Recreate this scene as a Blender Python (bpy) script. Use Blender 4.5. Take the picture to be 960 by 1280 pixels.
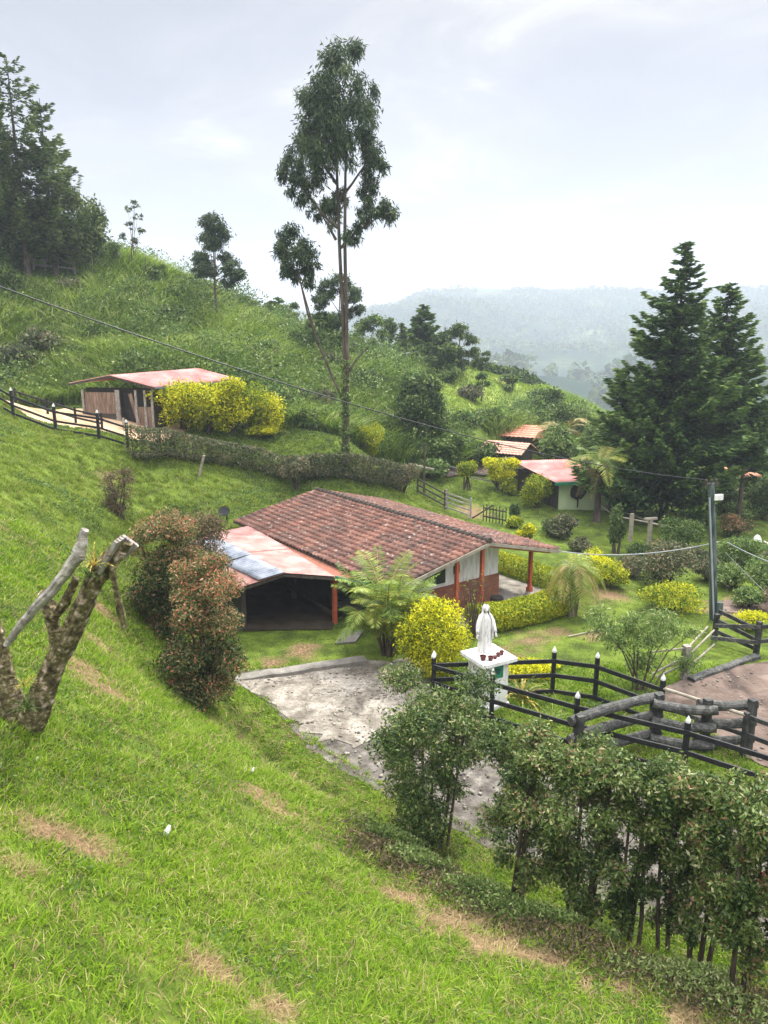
import bpy, math, random
import numpy as np
from mathutils import Vector, geometry

for o in list(bpy.data.objects): bpy.data.objects.remove(o)
sc = bpy.context.scene
COL = sc.collection
R = math.radians
# ------------------------------------------------------------------ camera
PITCH = math.atan(210/924)
CP, SP = math.cos(PITCH), math.sin(PITCH)
CZ = 10.0
cam_d = bpy.data.cameras.new('camera'); cam = bpy.data.objects.new('camera', cam_d); COL.objects.link(cam)
cam.location = (0, 0, CZ); cam.rotation_euler = (math.pi/2 - PITCH, 0, 0)
cam_d.sensor_fit = 'VERTICAL'; cam_d.sensor_height = 36; cam_d.lens = 924/1280*36
cam_d.clip_start = .05; cam_d.clip_end = 12000
sc.camera = cam
# ------------------------------------------------------------------ world, sun, exposure
SUN_EL, SUN_AZ = R(52), R(28)      # azimuth measured from +Y towards +X
w = bpy.data.worlds.new('World'); sc.world = w; w.use_nodes = True
nt = w.node_tree; N = nt.nodes; L = nt.links; N.clear()
out = N.new('ShaderNodeOutputWorld'); bg = N.new('ShaderNodeBackground'); bg.inputs[1].default_value = .1
sky = N.new('ShaderNodeTexSky'); sky.sky_type = 'NISHITA'; sky.sun_disc = False
sky.sun_elevation = SUN_EL; sky.sun_rotation = SUN_AZ; sky.air_density = 1.2; sky.dust_density = 3
tc = N.new('ShaderNodeTexCoord'); sep = N.new('ShaderNodeSeparateXYZ'); L.new(tc.outputs['Generated'], sep.inputs[0])
# cloud noise over the sky direction, stretched sideways
mp = N.new('ShaderNodeMapping'); mp.inputs['Scale'].default_value = (1.6, 1.6, 3.6); mp.inputs['Location'].default_value = (.6, 1.3, .2)
L.new(tc.outputs['Generated'], mp.inputs[0])
nz = N.new('ShaderNodeTexNoise'); nz.inputs['Scale'].default_value = 2.7; nz.inputs['Detail'].default_value = 7; nz.inputs['Roughness'].default_value = .5
nz.inputs['Distortion'].default_value = .5
L.new(mp.outputs[0], nz.inputs[0])
cr = N.new('ShaderNodeValToRGB')
cr.color_ramp.elements[0].position = .36; cr.color_ramp.elements[0].color = (.58, .58, .66, 1)
cr.color_ramp.elements[1].position = .66; cr.color_ramp.elements[1].color = (1.2, 1.16, 1.12, 1)
e = cr.color_ramp.elements.new(.47); e.color = (.69, .68, .735, 1)
e = cr.color_ramp.elements.new(.56); e.color = (.83, .79, .79, 1)
L.new(nz.outputs[0], cr.inputs[0])
# the overcast layer is brighter towards the zenith
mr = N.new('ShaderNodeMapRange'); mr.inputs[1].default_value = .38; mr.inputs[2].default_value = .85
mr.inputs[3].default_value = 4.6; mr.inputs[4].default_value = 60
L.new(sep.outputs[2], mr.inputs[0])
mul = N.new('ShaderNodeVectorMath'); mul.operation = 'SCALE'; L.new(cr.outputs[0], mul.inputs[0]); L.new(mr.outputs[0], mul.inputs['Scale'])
mx = N.new('ShaderNodeMix'); mx.data_type = 'RGBA'; mx.inputs[0].default_value = .9
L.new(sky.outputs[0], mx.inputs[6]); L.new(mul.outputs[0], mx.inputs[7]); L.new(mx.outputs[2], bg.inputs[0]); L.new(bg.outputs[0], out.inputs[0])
sd = bpy.data.lights.new('sun', 'SUN'); so = bpy.data.objects.new('sun', sd); COL.objects.link(so)
sd.energy = 5; sd.angle = R(5); sd.color = (1, .95, .86)
so.rotation_euler = (math.pi/2 - SUN_EL, 0, -SUN_AZ + math.pi)
# a sun lamp shines along its -Z: aim it from the sun direction
sdir = Vector((math.sin(SUN_AZ)*math.cos(SUN_EL), math.cos(SUN_AZ)*math.cos(SUN_EL), math.sin(SUN_EL)))
so.rotation_euler = sdir.to_track_quat('Z', 'Y').to_euler()
vs = sc.view_settings; vs.view_transform = 'Standard'; vs.look = 'None'; vs.exposure = .4; vs.gamma = 1; vs.use_curve_mapping = False
sc.render.engine = 'CYCLES'
sc.cycles.max_bounces = 6; sc.cycles.transparent_max_bounces = 8; sc.cycles.volume_bounces = 0

# ------------------------------------------------------------------ helpers
def ray(u, v):
    dx = (u-480)/924; dy = (640-v)/924
    return np.array([dx, CP + dy*SP, -SP + dy*CP])
def at(u, v, z):
    d = ray(u, v); t = (z-CZ)/d[2]; return np.array([d[0]*t, d[1]*t, z])
def atY(u, v, Y):
    d = ray(u, v); t = Y/d[1]; return np.array([d[0]*t, Y, CZ+d[2]*t])
def nrm(a):
    a = np.asarray(a, float); return a/np.maximum(np.linalg.norm(a, axis=-1, keepdims=True), 1e-9)

# value noise on a lattice, for terrain and edges
_nr = np.random.RandomState(5); _lat = _nr.rand(128, 128)
def vnoise(x, y):
    x = np.asarray(x, float); y = np.asarray(y, float)
    xi = np.floor(x).astype(int); yi = np.floor(y).astype(int); fx = x-xi; fy = y-yi
    fx = fx*fx*(3-2*fx); fy = fy*fy*(3-2*fy)
    g = lambda a, b: _lat[a % 128, b % 128]
    return (g(xi, yi)*(1-fx)+g(xi+1, yi)*fx)*(1-fy)+(g(xi, yi+1)*(1-fx)+g(xi+1, yi+1)*fx)*fy
def fbm(x, y, o=4):
    s = 0; a = .5
    for i in range(o): s = s + a*(vnoise(x*2**i+i*17.3, y*2**i+i*9.1)-.5); a *= .5
    return s

# ------------------------------------------------------------------ terrain height
CPTS = []
def cz(u, v, z): CPTS.append(tuple(at(u, v, z)))
def cy(u, v, Y): CPTS.append(tuple(atY(u, v, Y)))
for u, v in ((612,893),(700,860),(520,840),(430,900),(400,800),(660,745),(740,760),(760,850),(540,770),(850,830),(900,850),
             (950,880),(840,960),(950,1000),(600,1020),(700,1080),(830,1140),(700,700),(480,975),(620,700),(350,770),(320,840),(470,760),
             (650,680),(930,800),(800,780),(920,1160),(480,700)): cz(u, v, 0)
cz(0,1280,5.3); cz(480,1280,3.); cz(960,1280,1.); cz(700,1280,2.); cz(30,905,5.); cz(245,885,1.3); cz(400,988,.95); cz(530,1070,1.)
cz(480,1095,1.45); cz(920,1230,.95); cz(700,1150,1.); cz(300,1000,2.5); cz(300,1130,3.2); cz(0,700,5.5); cz(100,700,4.2); cz(150,650,3.4)
cz(100,800,4.1); cz(200,800,2.2); cz(200,1200,4.4); cz(800,1225,1.15)
cz(200,620,3.); cz(283,652,1.9); cz(0,600,5.3); cz(165,577,4.4); cz(370,602,2.6); cz(510,613,1.2); cz(570,615,.8); cz(590,642,0.)
cz(730,645,-.2); cz(770,690,-.3); cz(830,690,-.6); cz(930,680,-1.); cz(930,740,-.3); cz(900,620,-.5); cz(930,590,0)
cy(17,535,36); cy(120,546,36); cy(100,522,42); cy(200,526,44); cy(300,541,44); cy(432,555,43); cy(480,590,46)
cy(0,507,47); cy(0,400,54); cy(0,330,60); cy(60,325,62); cy(150,335,64); cy(200,352,64); cy(300,398,66); cy(380,432,68); cy(440,457,70)
cy(150,420,56); cy(300,450,56); cy(350,500,52); cy(90,480,50); cy(250,480,50)
cy(480,462,70); cy(600,465,75); cy(650,480,80); cy(710,497,85); cy(480,520,54); cy(560,500,62); cy(560,550,54); cy(650,520,70); cy(690,545,64)
cy(640,572,56); cy(520,580,50)
CPTS += [(-15,92,6),(-40,82,20),(-46,50,20),(-30,30,12),(-32,62,17),(0,95,4),(20,105,-3),(42,80,-8),(32,60,-3),(42,40,-3),(26,25,-.4),(20,12,0),
         (10.5,10,0),(12,0,0),(5,0,3.0),(0,0,6.7),(-3,0,8.2),(-9,0,11),(-16,10,11.5),(-14,18,7.8),(-20,25,9),(-10,10,7.9),(-20,36,8),(45,10,-1),(45,100,-16),
         (0,-8,10),(15,-8,1),(-20,-8,17),(-50,10,22),(-50,90,22),(-5,31.5,.6),(-2.5,33.5,.4),(-3.4,36.1,1.3),(-.2,38.4,1.1),(-6.7,33,1.4),(2,33,0),(-9.6,29,1.6),(-8.2,25.5,1.2),(-6.4,22.5,.8),(-5,26,0),(-6.6,29.5,.3)]
CPTS = np.array(CPTS, float)
_c = 2.5
def _ker(d2): return np.sqrt(d2+_c*_c)
_D = ((CPTS[:,None,:2]-CPTS[None,:,:2])**2).sum(-1)
_n = len(CPTS); _A = np.zeros((_n+3, _n+3)); _A[:_n,:_n] = -_ker(_D) - np.eye(_n)*(-.12)
_A[:_n,_n] = 1; _A[:_n,_n+1:] = CPTS[:,:2]; _A[_n:,:_n] = _A[:_n,_n:].T
_W = np.linalg.solve(_A, np.r_[CPTS[:,2], 0, 0, 0])
def seg_dist(x, y, pts):
    best = np.full(np.shape(x), 1e9)
    for (x0,y0),(x1,y1) in zip(pts[:-1], pts[1:]):
        dx, dy = x1-x0, y1-y0; t = np.clip(((x-x0)*dx+(y-y0)*dy)/(dx*dx+dy*dy+1e-9), 0, 1)
        best = np.minimum(best, np.hypot(x-x0-t*dx, y-y0-t*dy))
    return best
def farh(x, y):
    x = np.asarray(x, float); y = np.asarray(y, float)
    r = np.hypot(x, y)
    base = np.interp(r, [0,90,160,300,420,560,680,820,1050,1300,1500,1900,2600,4500], [8,-4,-26,-52,-38,-8,-34,-28,28,74,100,100,80,60])
    lum = np.clip((r-130)/300, 0, 1)
    ridge = np.interp(np.degrees(np.arctan2(x, y)), [-90,-10,-3,1,4,8,12,16,20,27,35,90], [20,-26,-30,-12,4,2,-14,-8,-2,-12,-30,20])
    z = base + lum*(fbm(x/170+3, y/170, 5)*46) + np.clip((r-850)/500, 0, 1)*(ridge*.9 + fbm(x/300, y/300+7, 5)*58)
    return z
DITCH = None
def height_exact(x, y):
    x = np.asarray(x, float); y = np.asarray(y, float); sh = x.shape
    xf, yf = x.ravel(), y.ravel(); z = np.zeros(xf.size)
    for i in range(0, xf.size, 20000):
        a, b = xf[i:i+20000], yf[i:i+20000]
        d2 = (a[:,None]-CPTS[None,:,0])**2+(b[:,None]-CPTS[None,:,1])**2
        z[i:i+20000] = -_ker(d2)@_W[:_n] + _W[_n] + _W[_n+1]*a + _W[_n+2]*b
    z = z.reshape(sh)
    slope = np.clip(np.abs(z)/1.2, 0, 1)
    z = z + slope*(fbm(x/2.2, y/2.2, 4)*.34)
    yard = np.clip((1-np.abs(z))/.6, 0, 1)*(y < 34)*(y > 9)
    z = z*(1-yard*.8)
    if DITCH is not None:
        z = z - .55*np.exp(-(seg_dist(x, y, DITCH)/.24)**2)
    r = np.maximum(np.abs(x)/52, (y-0)/112); r = np.maximum(r, (-y)/14)
    t = np.clip((r-.82)/.28, 0, 1); t = t*t*(3-2*t)
    t = np.where(y < 20, 0, t)
    return z*(1-t) + farh(x, y)*t
DITCH = [tuple(at(u, v, z)[:2]) for u, v, z in ((268,845,1.),(285,868,.75),(330,925,.6),(400,972,.55),(478,1010,.5),(540,1050,.55))]
GX0, GX1, GY0, GY1, GS = -58., 58., -14., 122., .25
gxs = np.arange(GX0, GX1+1e-6, GS); gys = np.arange(GY0, GY1+1e-6, GS)
GXX, GYY = np.meshgrid(gxs, gys)
GZ = height_exact(GXX, GYY)
def H(x, y):
    x = np.asarray(x, float); y = np.asarray(y, float)
    fx = np.clip((x-GX0)/GS, 0, len(gxs)-1.001); fy = np.clip((y-GY0)/GS, 0, len(gys)-1.001)
    i = fx.astype(int); j = fy.astype(int); fx = fx-i; fy = fy-j
    return (GZ[j,i]*(1-fx)+GZ[j,i+1]*fx)*(1-fy)+(GZ[j+1,i]*(1-fx)+GZ[j+1,i+1]*fx)*fy
def gp(u, v, Ymin=3.):
    d = ray(u, v); Y = np.arange(Ymin, 118, .05); t = Y/d[1]; X = d[0]*t; Z = CZ+d[2]*t; h = H(X, Y)
    k = np.argmax(Z <= h)
    if Z[k] > h[k]: k = len(Y)-1
    return np.array([X[k], Y[k], float(h[k])])
def onY(u, Y):
    """ground point in the direction of column u at forward distance Y"""
    x = (u-480)/924*Y
    for _ in range(4): x = (u-480)/924*(Y*CP-(float(H(x, Y))-CZ)*SP)
    return np.array([x, Y, float(H(x, Y))])
def px(p):   # metres per pixel at a point
    return (p[1]*CP-(p[2]-CZ)*SP)/924

# ------------------------------------------------------------------ object helpers
ORG = {}
def tag(o, label=None, cat=None, group=None, kind=None):
    if label: o['label'] = label
    if cat: o['category'] = cat
    if group: o['group'] = group
    if kind: o['kind'] = kind
    return o
def thing(name, label, cat, loc=(0,0,0), group=None):
    o = bpy.data.objects.new(name, None); COL.objects.link(o); o.empty_display_size = .2
    o.location = tuple(float(a) for a in loc); ORG[o.name] = np.array(loc, float)
    return tag(o, label, cat, group)
def org(p):
    return ORG.get(p.name, np.zeros(3)) if p else np.zeros(3)
def mk(name, V, F, mat, parent=None, rnd=None, smooth=False, local=False, tint=None):
    V = np.asarray(V, float).reshape(-1, 3).copy()
    if not local and parent is not None: V -= org(parent)
    me = bpy.data.meshes.new(name)
    if isinstance(F, np.ndarray):
        k = F.shape[1]; n = len(F)
        me.vertices.add(len(V)); me.vertices.foreach_set('co', V.ravel())
        me.loops.add(n*k); me.loops.foreach_set('vertex_index', F.ravel().astype(np.int32))
        me.polygons.add(n); me.polygons.foreach_set('loop_start', np.arange(0, n*k, k, dtype=np.int32))
        me.update(calc_edges=True)
    else:
        me.from_pydata(V.tolist(), [], [list(map(int, f)) for f in F]); me.update()
    if rnd is not None:
        a = me.attributes.new('rnd', 'FLOAT', 'FACE'); a.data.foreach_set('value', np.asarray(rnd, np.float32))
    if smooth: me.polygons.foreach_set('use_smooth', np.ones(len(me.polygons), bool))
    if isinstance(mat, (list, tuple)):
        for m in mat: me.materials.append(m)
    else: me.materials.append(mat)
    o = bpy.data.objects.new(name, me); COL.objects.link(o)
    if parent is not None:
        o.parent = parent; ORG[o.name] = org(parent)
    return o
def kids(o): return [c for c in bpy.data.objects if c.parent == o]
def copy_tree(o, parent=None):
    c = o.copy(); COL.objects.link(c); c.parent = parent
    if o.name in ORG: ORG[c.name] = ORG[o.name]
    for ch in kids(o): copy_tree(ch, c)
    return c
def place(root, loc, rz=0, s=1, label=None, group=None):
    root.location = tuple(float(a) for a in loc); root.rotation_euler = (0, 0, rz)
    root.scale = (s, s, s) if np.isscalar(s) else tuple(s)
    if label: root['label'] = label
    if group: root['group'] = group
    return root

class MB:
    def __init__(s): s.V = []; s.F = []; s.n = 0
    def add(s, V, F):
        V = np.asarray(V, float); s.V.append(V); s.F += [[i+s.n for i in f] for f in F]; s.n += len(V); return s
    def box(s, c, size, rz=0, rot=None):
        x, y, z = [a/2 for a in size]
        v = np.array([[-x,-y,-z],[x,-y,-z],[x,y,-z],[-x,y,-z],[-x,-y,z],[x,-y,z],[x,y,z],[-x,y,z]])
        cr, sr = math.cos(rz), math.sin(rz)
        v = v@np.array([[cr,sr,0],[-sr,cr,0],[0,0,1]])
        if rot is not None: v = v@np.asarray(rot)
        return s.add(v+np.asarray(c, float), [(0,3,2,1),(4,5,6,7),(0,1,5,4),(1,2,6,5),(2,3,7,6),(3,0,4,7)])
    def beam(s, p, q, w, h, up=(0,0,1)):
        p = np.asarray(p, float); q = np.asarray(q, float); d = nrm(q-p); side = nrm(np.cross(d, up)); u = np.cross(side, d)
        a, b = side*w/2, u*h/2
        v = [p-a-b, p+a-b, p+a+b, p-a+b, q-a-b, q+a-b, q+a+b, q-a+b]
        return s.add(v, [(0,1,2,3),(7,6,5,4),(0,4,5,1),(1,5,6,2),(2,6,7,3),(3,7,4,0)])
    def prism(s, poly, z0, z1):
        n = len(poly); v = [(a, b, z0) for a, b in poly]+[(a, b, z1) for a, b in poly]
        return s.add(v, [tuple(range(n))[::-1], tuple(range(n, 2*n))]+[(i, (i+1)%n, n+(i+1)%n, n+i) for i in range(n)])
    def slab(s, quad, n, th):
        """extrude any 3-d polygon along n by th"""
        q = [np.asarray(a, float) for a in quad]; n_ = nrm(np.asarray(n, float))*th; k = len(q)
        return s.add(q+[a+n_ for a in q], [tuple(range(k))[::-1], tuple(range(k, 2*k))]+[(i, (i+1)%k, k+(i+1)%k, k+i) for i in range(k)])
    def tube(s, pts, rad, n=7, cap=True, wob=0, seed=0, knob=0):
        pts = np.asarray(pts, float); m = len(pts); rad = np.broadcast_to(np.asarray(rad, float), (m,))
        rg = np.random.RandomState(seed); V = []; t = np.gradient(pts, axis=0); a = None
        for i in range(m):
            d = nrm(t[i]); a = nrm(np.cross(d, [.13,.21,.97] if abs(d[2]) < .8 else [1,.1,0.])) if a is None else nrm(a-d*(a@d)); b = np.cross(d, a)
            for k in range(n):
                th = 2*math.pi*k/n; rr = rad[i]*(1+wob*(rg.rand()-.5)+knob*(1.3*float(fbm(i*.07+seed*3.1, 6+1.6*math.cos(th)+seed, 3))+2.0*float(fbm(i*.09+seed*5, 20+3.2*math.sin(th)+math.cos(th)*2, 4)))); V.append(pts[i]+rr*(math.cos(th)*a+math.sin(th)*b))
        F = [(i*n+k, i*n+(k+1)%n, (i+1)*n+(k+1)%n, (i+1)*n+k) for i in range(m-1) for k in range(n)]
        if cap: F += [tuple(range(n))[::-1], tuple(range((m-1)*n, m*n))]
        return s.add(V, F)
    def lathe(s, prof, c, n=16):
        V = [(c[0]+r*math.cos(2*math.pi*k/n), c[1]+r*math.sin(2*math.pi*k/n), c[2]+z) for r, z in prof for k in range(n)]
        m = len(prof)
        return s.add(V, [(i*n+k, i*n+(k+1)%n, (i+1)*n+(k+1)%n, (i+1)*n+k) for i in range(m-1) for k in range(n)]+[tuple(range(n))[::-1], tuple(range((m-1)*n, m*n))])
    def build(s, name, mat, parent=None, smooth=False, local=False):
        return mk(name, np.concatenate(s.V), s.F, mat, parent, smooth=smooth, local=local)

# ------------------------------------------------------------------ materials
MAT = {}
def base_mat(name):
    m = bpy.data.materials.new(name); m.use_nodes = True; MAT[name] = m
    return m, m.node_tree.nodes, m.node_tree.links, m.node_tree.nodes['Principled BSDF']
def ramp(N, cols, pos=None):
    r = N.new('ShaderNodeValToRGB'); k = len(cols); pos = pos or [i/(k-1) for i in range(k)]
    r.color_ramp.elements[0].position = pos[0]; r.color_ramp.elements[0].color = (*cols[0], 1)
    r.color_ramp.elements[1].position = pos[-1]; r.color_ramp.elements[1].color = (*cols[-1], 1)
    for c, p in zip(cols[1:-1], pos[1:-1]): e = r.color_ramp.elements.new(p); e.color = (*c, 1)
    return r
def surf(name, cols, scale=3, rough=.8, pos=None, bump=.3, bscale=None, stretch=(1,1,1), detail=6, metal=0, coord='Object', dist=0):
    m, N, L, p = base_mat(name)
    tc = N.new('ShaderNodeTexCoord'); mp = N.new('ShaderNodeMapping'); mp.inputs['Scale'].default_value = stretch
    L.new(tc.outputs[coord], mp.inputs[0])
    n = N.new('ShaderNodeTexNoise'); n.inputs['Scale'].default_value = scale; n.inputs['Detail'].default_value = detail; n.inputs['Roughness'].default_value = .62
    n.inputs['Distortion'].default_value = dist
    L.new(mp.outputs[0], n.inputs[0]); r = ramp(N, cols, pos or [.32+.36*i/(len(cols)-1) for i in range(len(cols))]); L.new(n.outputs[0], r.inputs[0]); L.new(r.outputs[0], p.inputs['Base Color'])
    p.inputs['Roughness'].default_value = rough; p.inputs['Metallic'].default_value = metal; p.inputs['Specular IOR Level'].default_value = .3
    if bump:
        n2 = N.new('ShaderNodeTexNoise'); n2.inputs['Scale'].default_value = bscale or scale*5; n2.inputs['Detail'].default_value = 5; L.new(mp.outputs[0], n2.inputs[0])
        b = N.new('ShaderNodeBump'); b.inputs['Strength'].default_value = bump; b.inputs['Distance'].default_value = .03; L.new(n2.outputs[0], b.inputs['Height']); L.new(b.outputs[0], p.inputs['Normal'])
    return m
def leafmat(name, cols, pos=None, transl=.3, rough=.5, spec=.35):
    rough, spec = rough+.12, spec*.6
    m, N, L, p = base_mat(name)
    a = N.new('ShaderNodeAttribute'); a.attribute_name = 'rnd'
    oi = N.new('ShaderNodeObjectInfo'); ma = N.new('ShaderNodeMath'); ma.operation = 'MULTIPLY_ADD'; ma.inputs[1].default_value = .14
    L.new(oi.outputs['Random'], ma.inputs[0]); 
    ad = N.new('ShaderNodeMath'); ad.operation = 'SUBTRACT'; ad.inputs[1].default_value = .07; L.new(a.outputs['Fac'], ma.inputs[2]); L.new(ma.outputs[0], ad.inputs[0])
    r = ramp(N, cols, pos); L.new(ad.outputs[0], r.inputs[0]); L.new(r.outputs[0], p.inputs['Base Color'])
    p.inputs['Roughness'].default_value = rough; p.inputs['Specular IOR Level'].default_value = spec
    t = N.new('ShaderNodeBsdfTranslucent'); L.new(r.outputs[0], t.inputs[0]); mxs = N.new('ShaderNodeMixShader'); mxs.inputs[0].default_value = transl
    L.new(p.outputs[0], mxs.inputs[1]); L.new(t.outputs[0], mxs.inputs[2]); L.new(mxs.outputs[0], N['Material Output'].inputs[0])
    return m
# ================================================================== surfaces
surf('concrete', [(.06,.055,.045),(.15,.135,.11),(.27,.25,.21),(.4,.38,.33)], 1.1, .9, bump=.5, detail=12, dist=.6)
surf('kerb', [(.12,.11,.095),(.24,.225,.195)], 3, .9, bump=.5)
surf('gravel', [(.035,.03,.025),(.075,.066,.056),(.12,.108,.092),(.2,.185,.16)], 2.6, .95, bump=.9, bscale=25, detail=10)
surf('paddock', [(.04,.028,.022),(.08,.056,.043),(.13,.095,.075),(.2,.155,.125)], .8, .95, bump=.9, bscale=9, detail=12, dist=.8)
surf('bare_earth', [(.28,.17,.09),(.42,.29,.17),(.5,.38,.25)], 1.3, .95, bump=.6, bscale=9)
surf('shade_earth', [(.03,.024,.016),(.06,.05,.035)], 2, .95)  # carport earth, darkened to paint in the shade under the roof
surf('white_paint', [(.38,.37,.33),(.62,.61,.57),(.76,.76,.73)], 4, .8, bump=.2, pos=[.26,.42,.56], stretch=(1.6,1.6,.35))
surf('statue_paint', [(.3,.29,.27),(.6,.59,.56),(.76,.75,.72)], 9, .7, bump=.3, pos=[.3,.42,.55], stretch=(1.6,1.6,.4))
surf('black_paint', [(.006,.007,.008),(.018,.019,.02)], 6, .6, stretch=(1,1,1), bump=.4)
surf('worn_black', [(.01,.012,.012),(.03,.032,.03),(.08,.08,.072)], 4, .7, bump=.6)
surf('grey_wood', [(.13,.115,.1),(.27,.245,.22),(.42,.39,.35)], 5, .85, stretch=(1,1,1), bump=.8, bscale=30, dist=1.5)
surf('log_wood', [(.02,.022,.02),(.06,.062,.056),(.14,.135,.12)], 5, .85, bump=.8, bscale=24, dist=1.5)
surf('old_plank', [(.1,.065,.045),(.2,.14,.1),(.3,.23,.18)], 3, .85, stretch=(5,5,.5), bump=.5)
surf('dark_plank', [(.03,.024,.02),(.08,.065,.05)], 3, .85, stretch=(5,5,.5))
surf('pale_wood', [(.2,.175,.13),(.36,.33,.26)], 5, .8)
surf('bark', [(.035,.028,.02),(.085,.065,.048),(.16,.12,.09)], 5, .9, stretch=(1,1,.35), bump=.8, bscale=18)
surf('pale_bark', [(.035,.027,.02),(.08,.062,.046),(.17,.135,.105)], 3, .9, stretch=(1,1,.3), bump=.5)
surf('mossy_bark', [(.015,.012,.009),(.07,.05,.033),(.1,.095,.03),(.26,.19,.14),(.5,.44,.38)], 11, .95, pos=[.3,.42,.5,.58,.7], bump=1, bscale=22, detail=9)
surf('twig', [(.05,.036,.026),(.1,.075,.055)], 6, .9)
surf('red_post', [(.36,.075,.035),(.5,.13,.06)], 4, .6)
surf('brick_base', [(.16,.06,.04),(.26,.1,.06)], 4, .9)
surf('pink_metal', [(.24,.1,.085),(.36,.19,.165),(.46,.3,.27)], 1.3, .8, stretch=(1,1,1), bump=.1, detail=8)
surf('red_metal', [(.32,.11,.1),(.43,.19,.17),(.5,.3,.27)], 1.1, .8, bump=.1, detail=8)
surf('grey_metal', [(.1,.115,.14),(.19,.215,.25),(.28,.3,.33)], 1.8, .65, bump=.1, metal=.3)
surf('green_paint', [(.02,.16,.09),(.03,.24,.14)], 4, .5)
surf('pale_green_paint', [(.38,.46,.27),(.5,.58,.36)], 1.2, .8, bump=.15)
surf('black_and_shade', [(.012,.011,.01),(.028,.025,.022)], 3, .6)  # black of bin, emblem and mast; also painted shade inside carport and stable
surf('pot_red', [(.06,.012,.01),(.12,.025,.02)], 8, .4)
surf('orange_roof', [(.5,.2,.13),(.62,.3,.2)], 1.2, .8)
surf('cable', [(.02,.022,.025),(.03,.033,.036)], 3, .5, bump=0)
surf('pale_cable', [(.25,.27,.28),(.35,.37,.38)], 3, .5, bump=0)
surf('pole_concrete', [(.02,.035,.035),(.05,.075,.075),(.13,.15,.145)], 5, .8, stretch=(1,1,.25))
surf('straw', [(.3,.2,.1),(.48,.36,.2)], 6, .95)
surf('dark_green_paint', [(.015,.05,.045),(.02,.08,.07)], 4, .5)
# worn concrete: broad stains, grit and a few cracks
m, N, L, p = base_mat('yard_concrete'); tc = N.new('ShaderNodeTexCoord')
def nz_(sc_, de, di=0):
    n = N.new('ShaderNodeTexNoise'); n.inputs['Scale'].default_value = sc_; n.inputs['Detail'].default_value = de; n.inputs['Roughness'].default_value = .7; n.inputs['Distortion'].default_value = di; L.new(tc.outputs['Object'], n.inputs[0]); return n
def mixm(f, a, b, mode='MIX'):
    q = N.new('ShaderNodeMix'); q.data_type = 'RGBA'; q.blend_type = mode; L.new(f, q.inputs[0]) if not isinstance(f, float) else setattr(q.inputs[0], 'default_value', f)
    L.new(a, q.inputs[6]) if not isinstance(a, tuple) else setattr(q.inputs[6], 'default_value', (*a,1)); L.new(b, q.inputs[7]) if not isinstance(b, tuple) else setattr(q.inputs[7], 'default_value', (*b,1)); return q.outputs[2]
a = nz_(.9, 12, .5); r1 = ramp(N, [(.1,.088,.07),(.2,.18,.148),(.31,.285,.24),(.4,.375,.33)], [.34,.46,.56,.7]); L.new(a.outputs[0], r1.inputs[0])
b_ = nz_(9, 10); r2 = ramp(N, [(.5,.48,.45),(1,1,1)], [.4,.58]); L.new(b_.outputs[0], r2.inputs[0]); c1 = mixm(.75, r1.outputs[0], r2.outputs[0], 'MULTIPLY')
w_ = nz_(2.2, 4); wm = N.new('ShaderNodeVectorMath'); wm.operation = 'MULTIPLY_ADD'; wm.inputs[1].default_value = (.9,.9,.9); L.new(w_.outputs[1], wm.inputs[0]); L.new(tc.outputs['Object'], wm.inputs[2])
vo = N.new('ShaderNodeTexVoronoi'); vo.feature = 'DISTANCE_TO_EDGE'; vo.inputs['Scale'].default_value = .55; L.new(wm.outputs[0], vo.inputs[0]); r3 = ramp(N, [(.7,.7,.7),(0,0,0)], [.004,.016]); L.new(vo.outputs[0], r3.inputs[0])
L.new(mixm(r3.outputs[0], c1, (.05,.05,.035)), p.inputs['Base Color']); p.inputs['Roughness'].default_value = .95; p.inputs['Specular IOR Level'].default_value = .2
bb = N.new('ShaderNodeBump'); bb.inputs['Strength'].default_value = .7; bb.inputs['Distance'].default_value = .04; L.new(b_.outputs[0], bb.inputs['Height']); L.new(bb.outputs[0], p.inputs['Normal'])
MAT['shade_earth'].node_tree.nodes['Principled BSDF'].inputs['Specular IOR Level'].default_value = 0
m, N, L, p = base_mat('glass'); p.inputs['Base Color'].default_value = (.02,.025,.03,1); p.inputs['Roughness'].default_value = .1
# brick with mortar courses
m, N, L, p = base_mat('brick')
tc = N.new('ShaderNodeTexCoord'); bt = N.new('ShaderNodeTexBrick'); bt.inputs['Scale'].default_value = 1; bt.inputs['Brick Width'].default_value = .24; bt.inputs['Row Height'].default_value = .09
bt.inputs['Mortar Size'].default_value = .008; bt.inputs['Color1'].default_value = (.2,.06,.035,1); bt.inputs['Color2'].default_value = (.3,.1,.055,1); bt.inputs['Mortar'].default_value = (.13,.09,.07,1)
sp = N.new('ShaderNodeSeparateXYZ'); cb = N.new('ShaderNodeCombineXYZ'); ax = N.new('ShaderNodeMath'); ax.operation = 'ADD'
L.new(tc.outputs['Object'], sp.inputs[0]); L.new(sp.outputs[0], ax.inputs[0]); L.new(sp.outputs[1], ax.inputs[1]); L.new(ax.outputs[0], cb.inputs[0]); L.new(sp.outputs[2], cb.inputs[1])
L.new(cb.outputs[0], bt.inputs[0]); L.new(bt.outputs[0], p.inputs['Base Color']); p.inputs['Roughness'].default_value = .9
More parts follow.
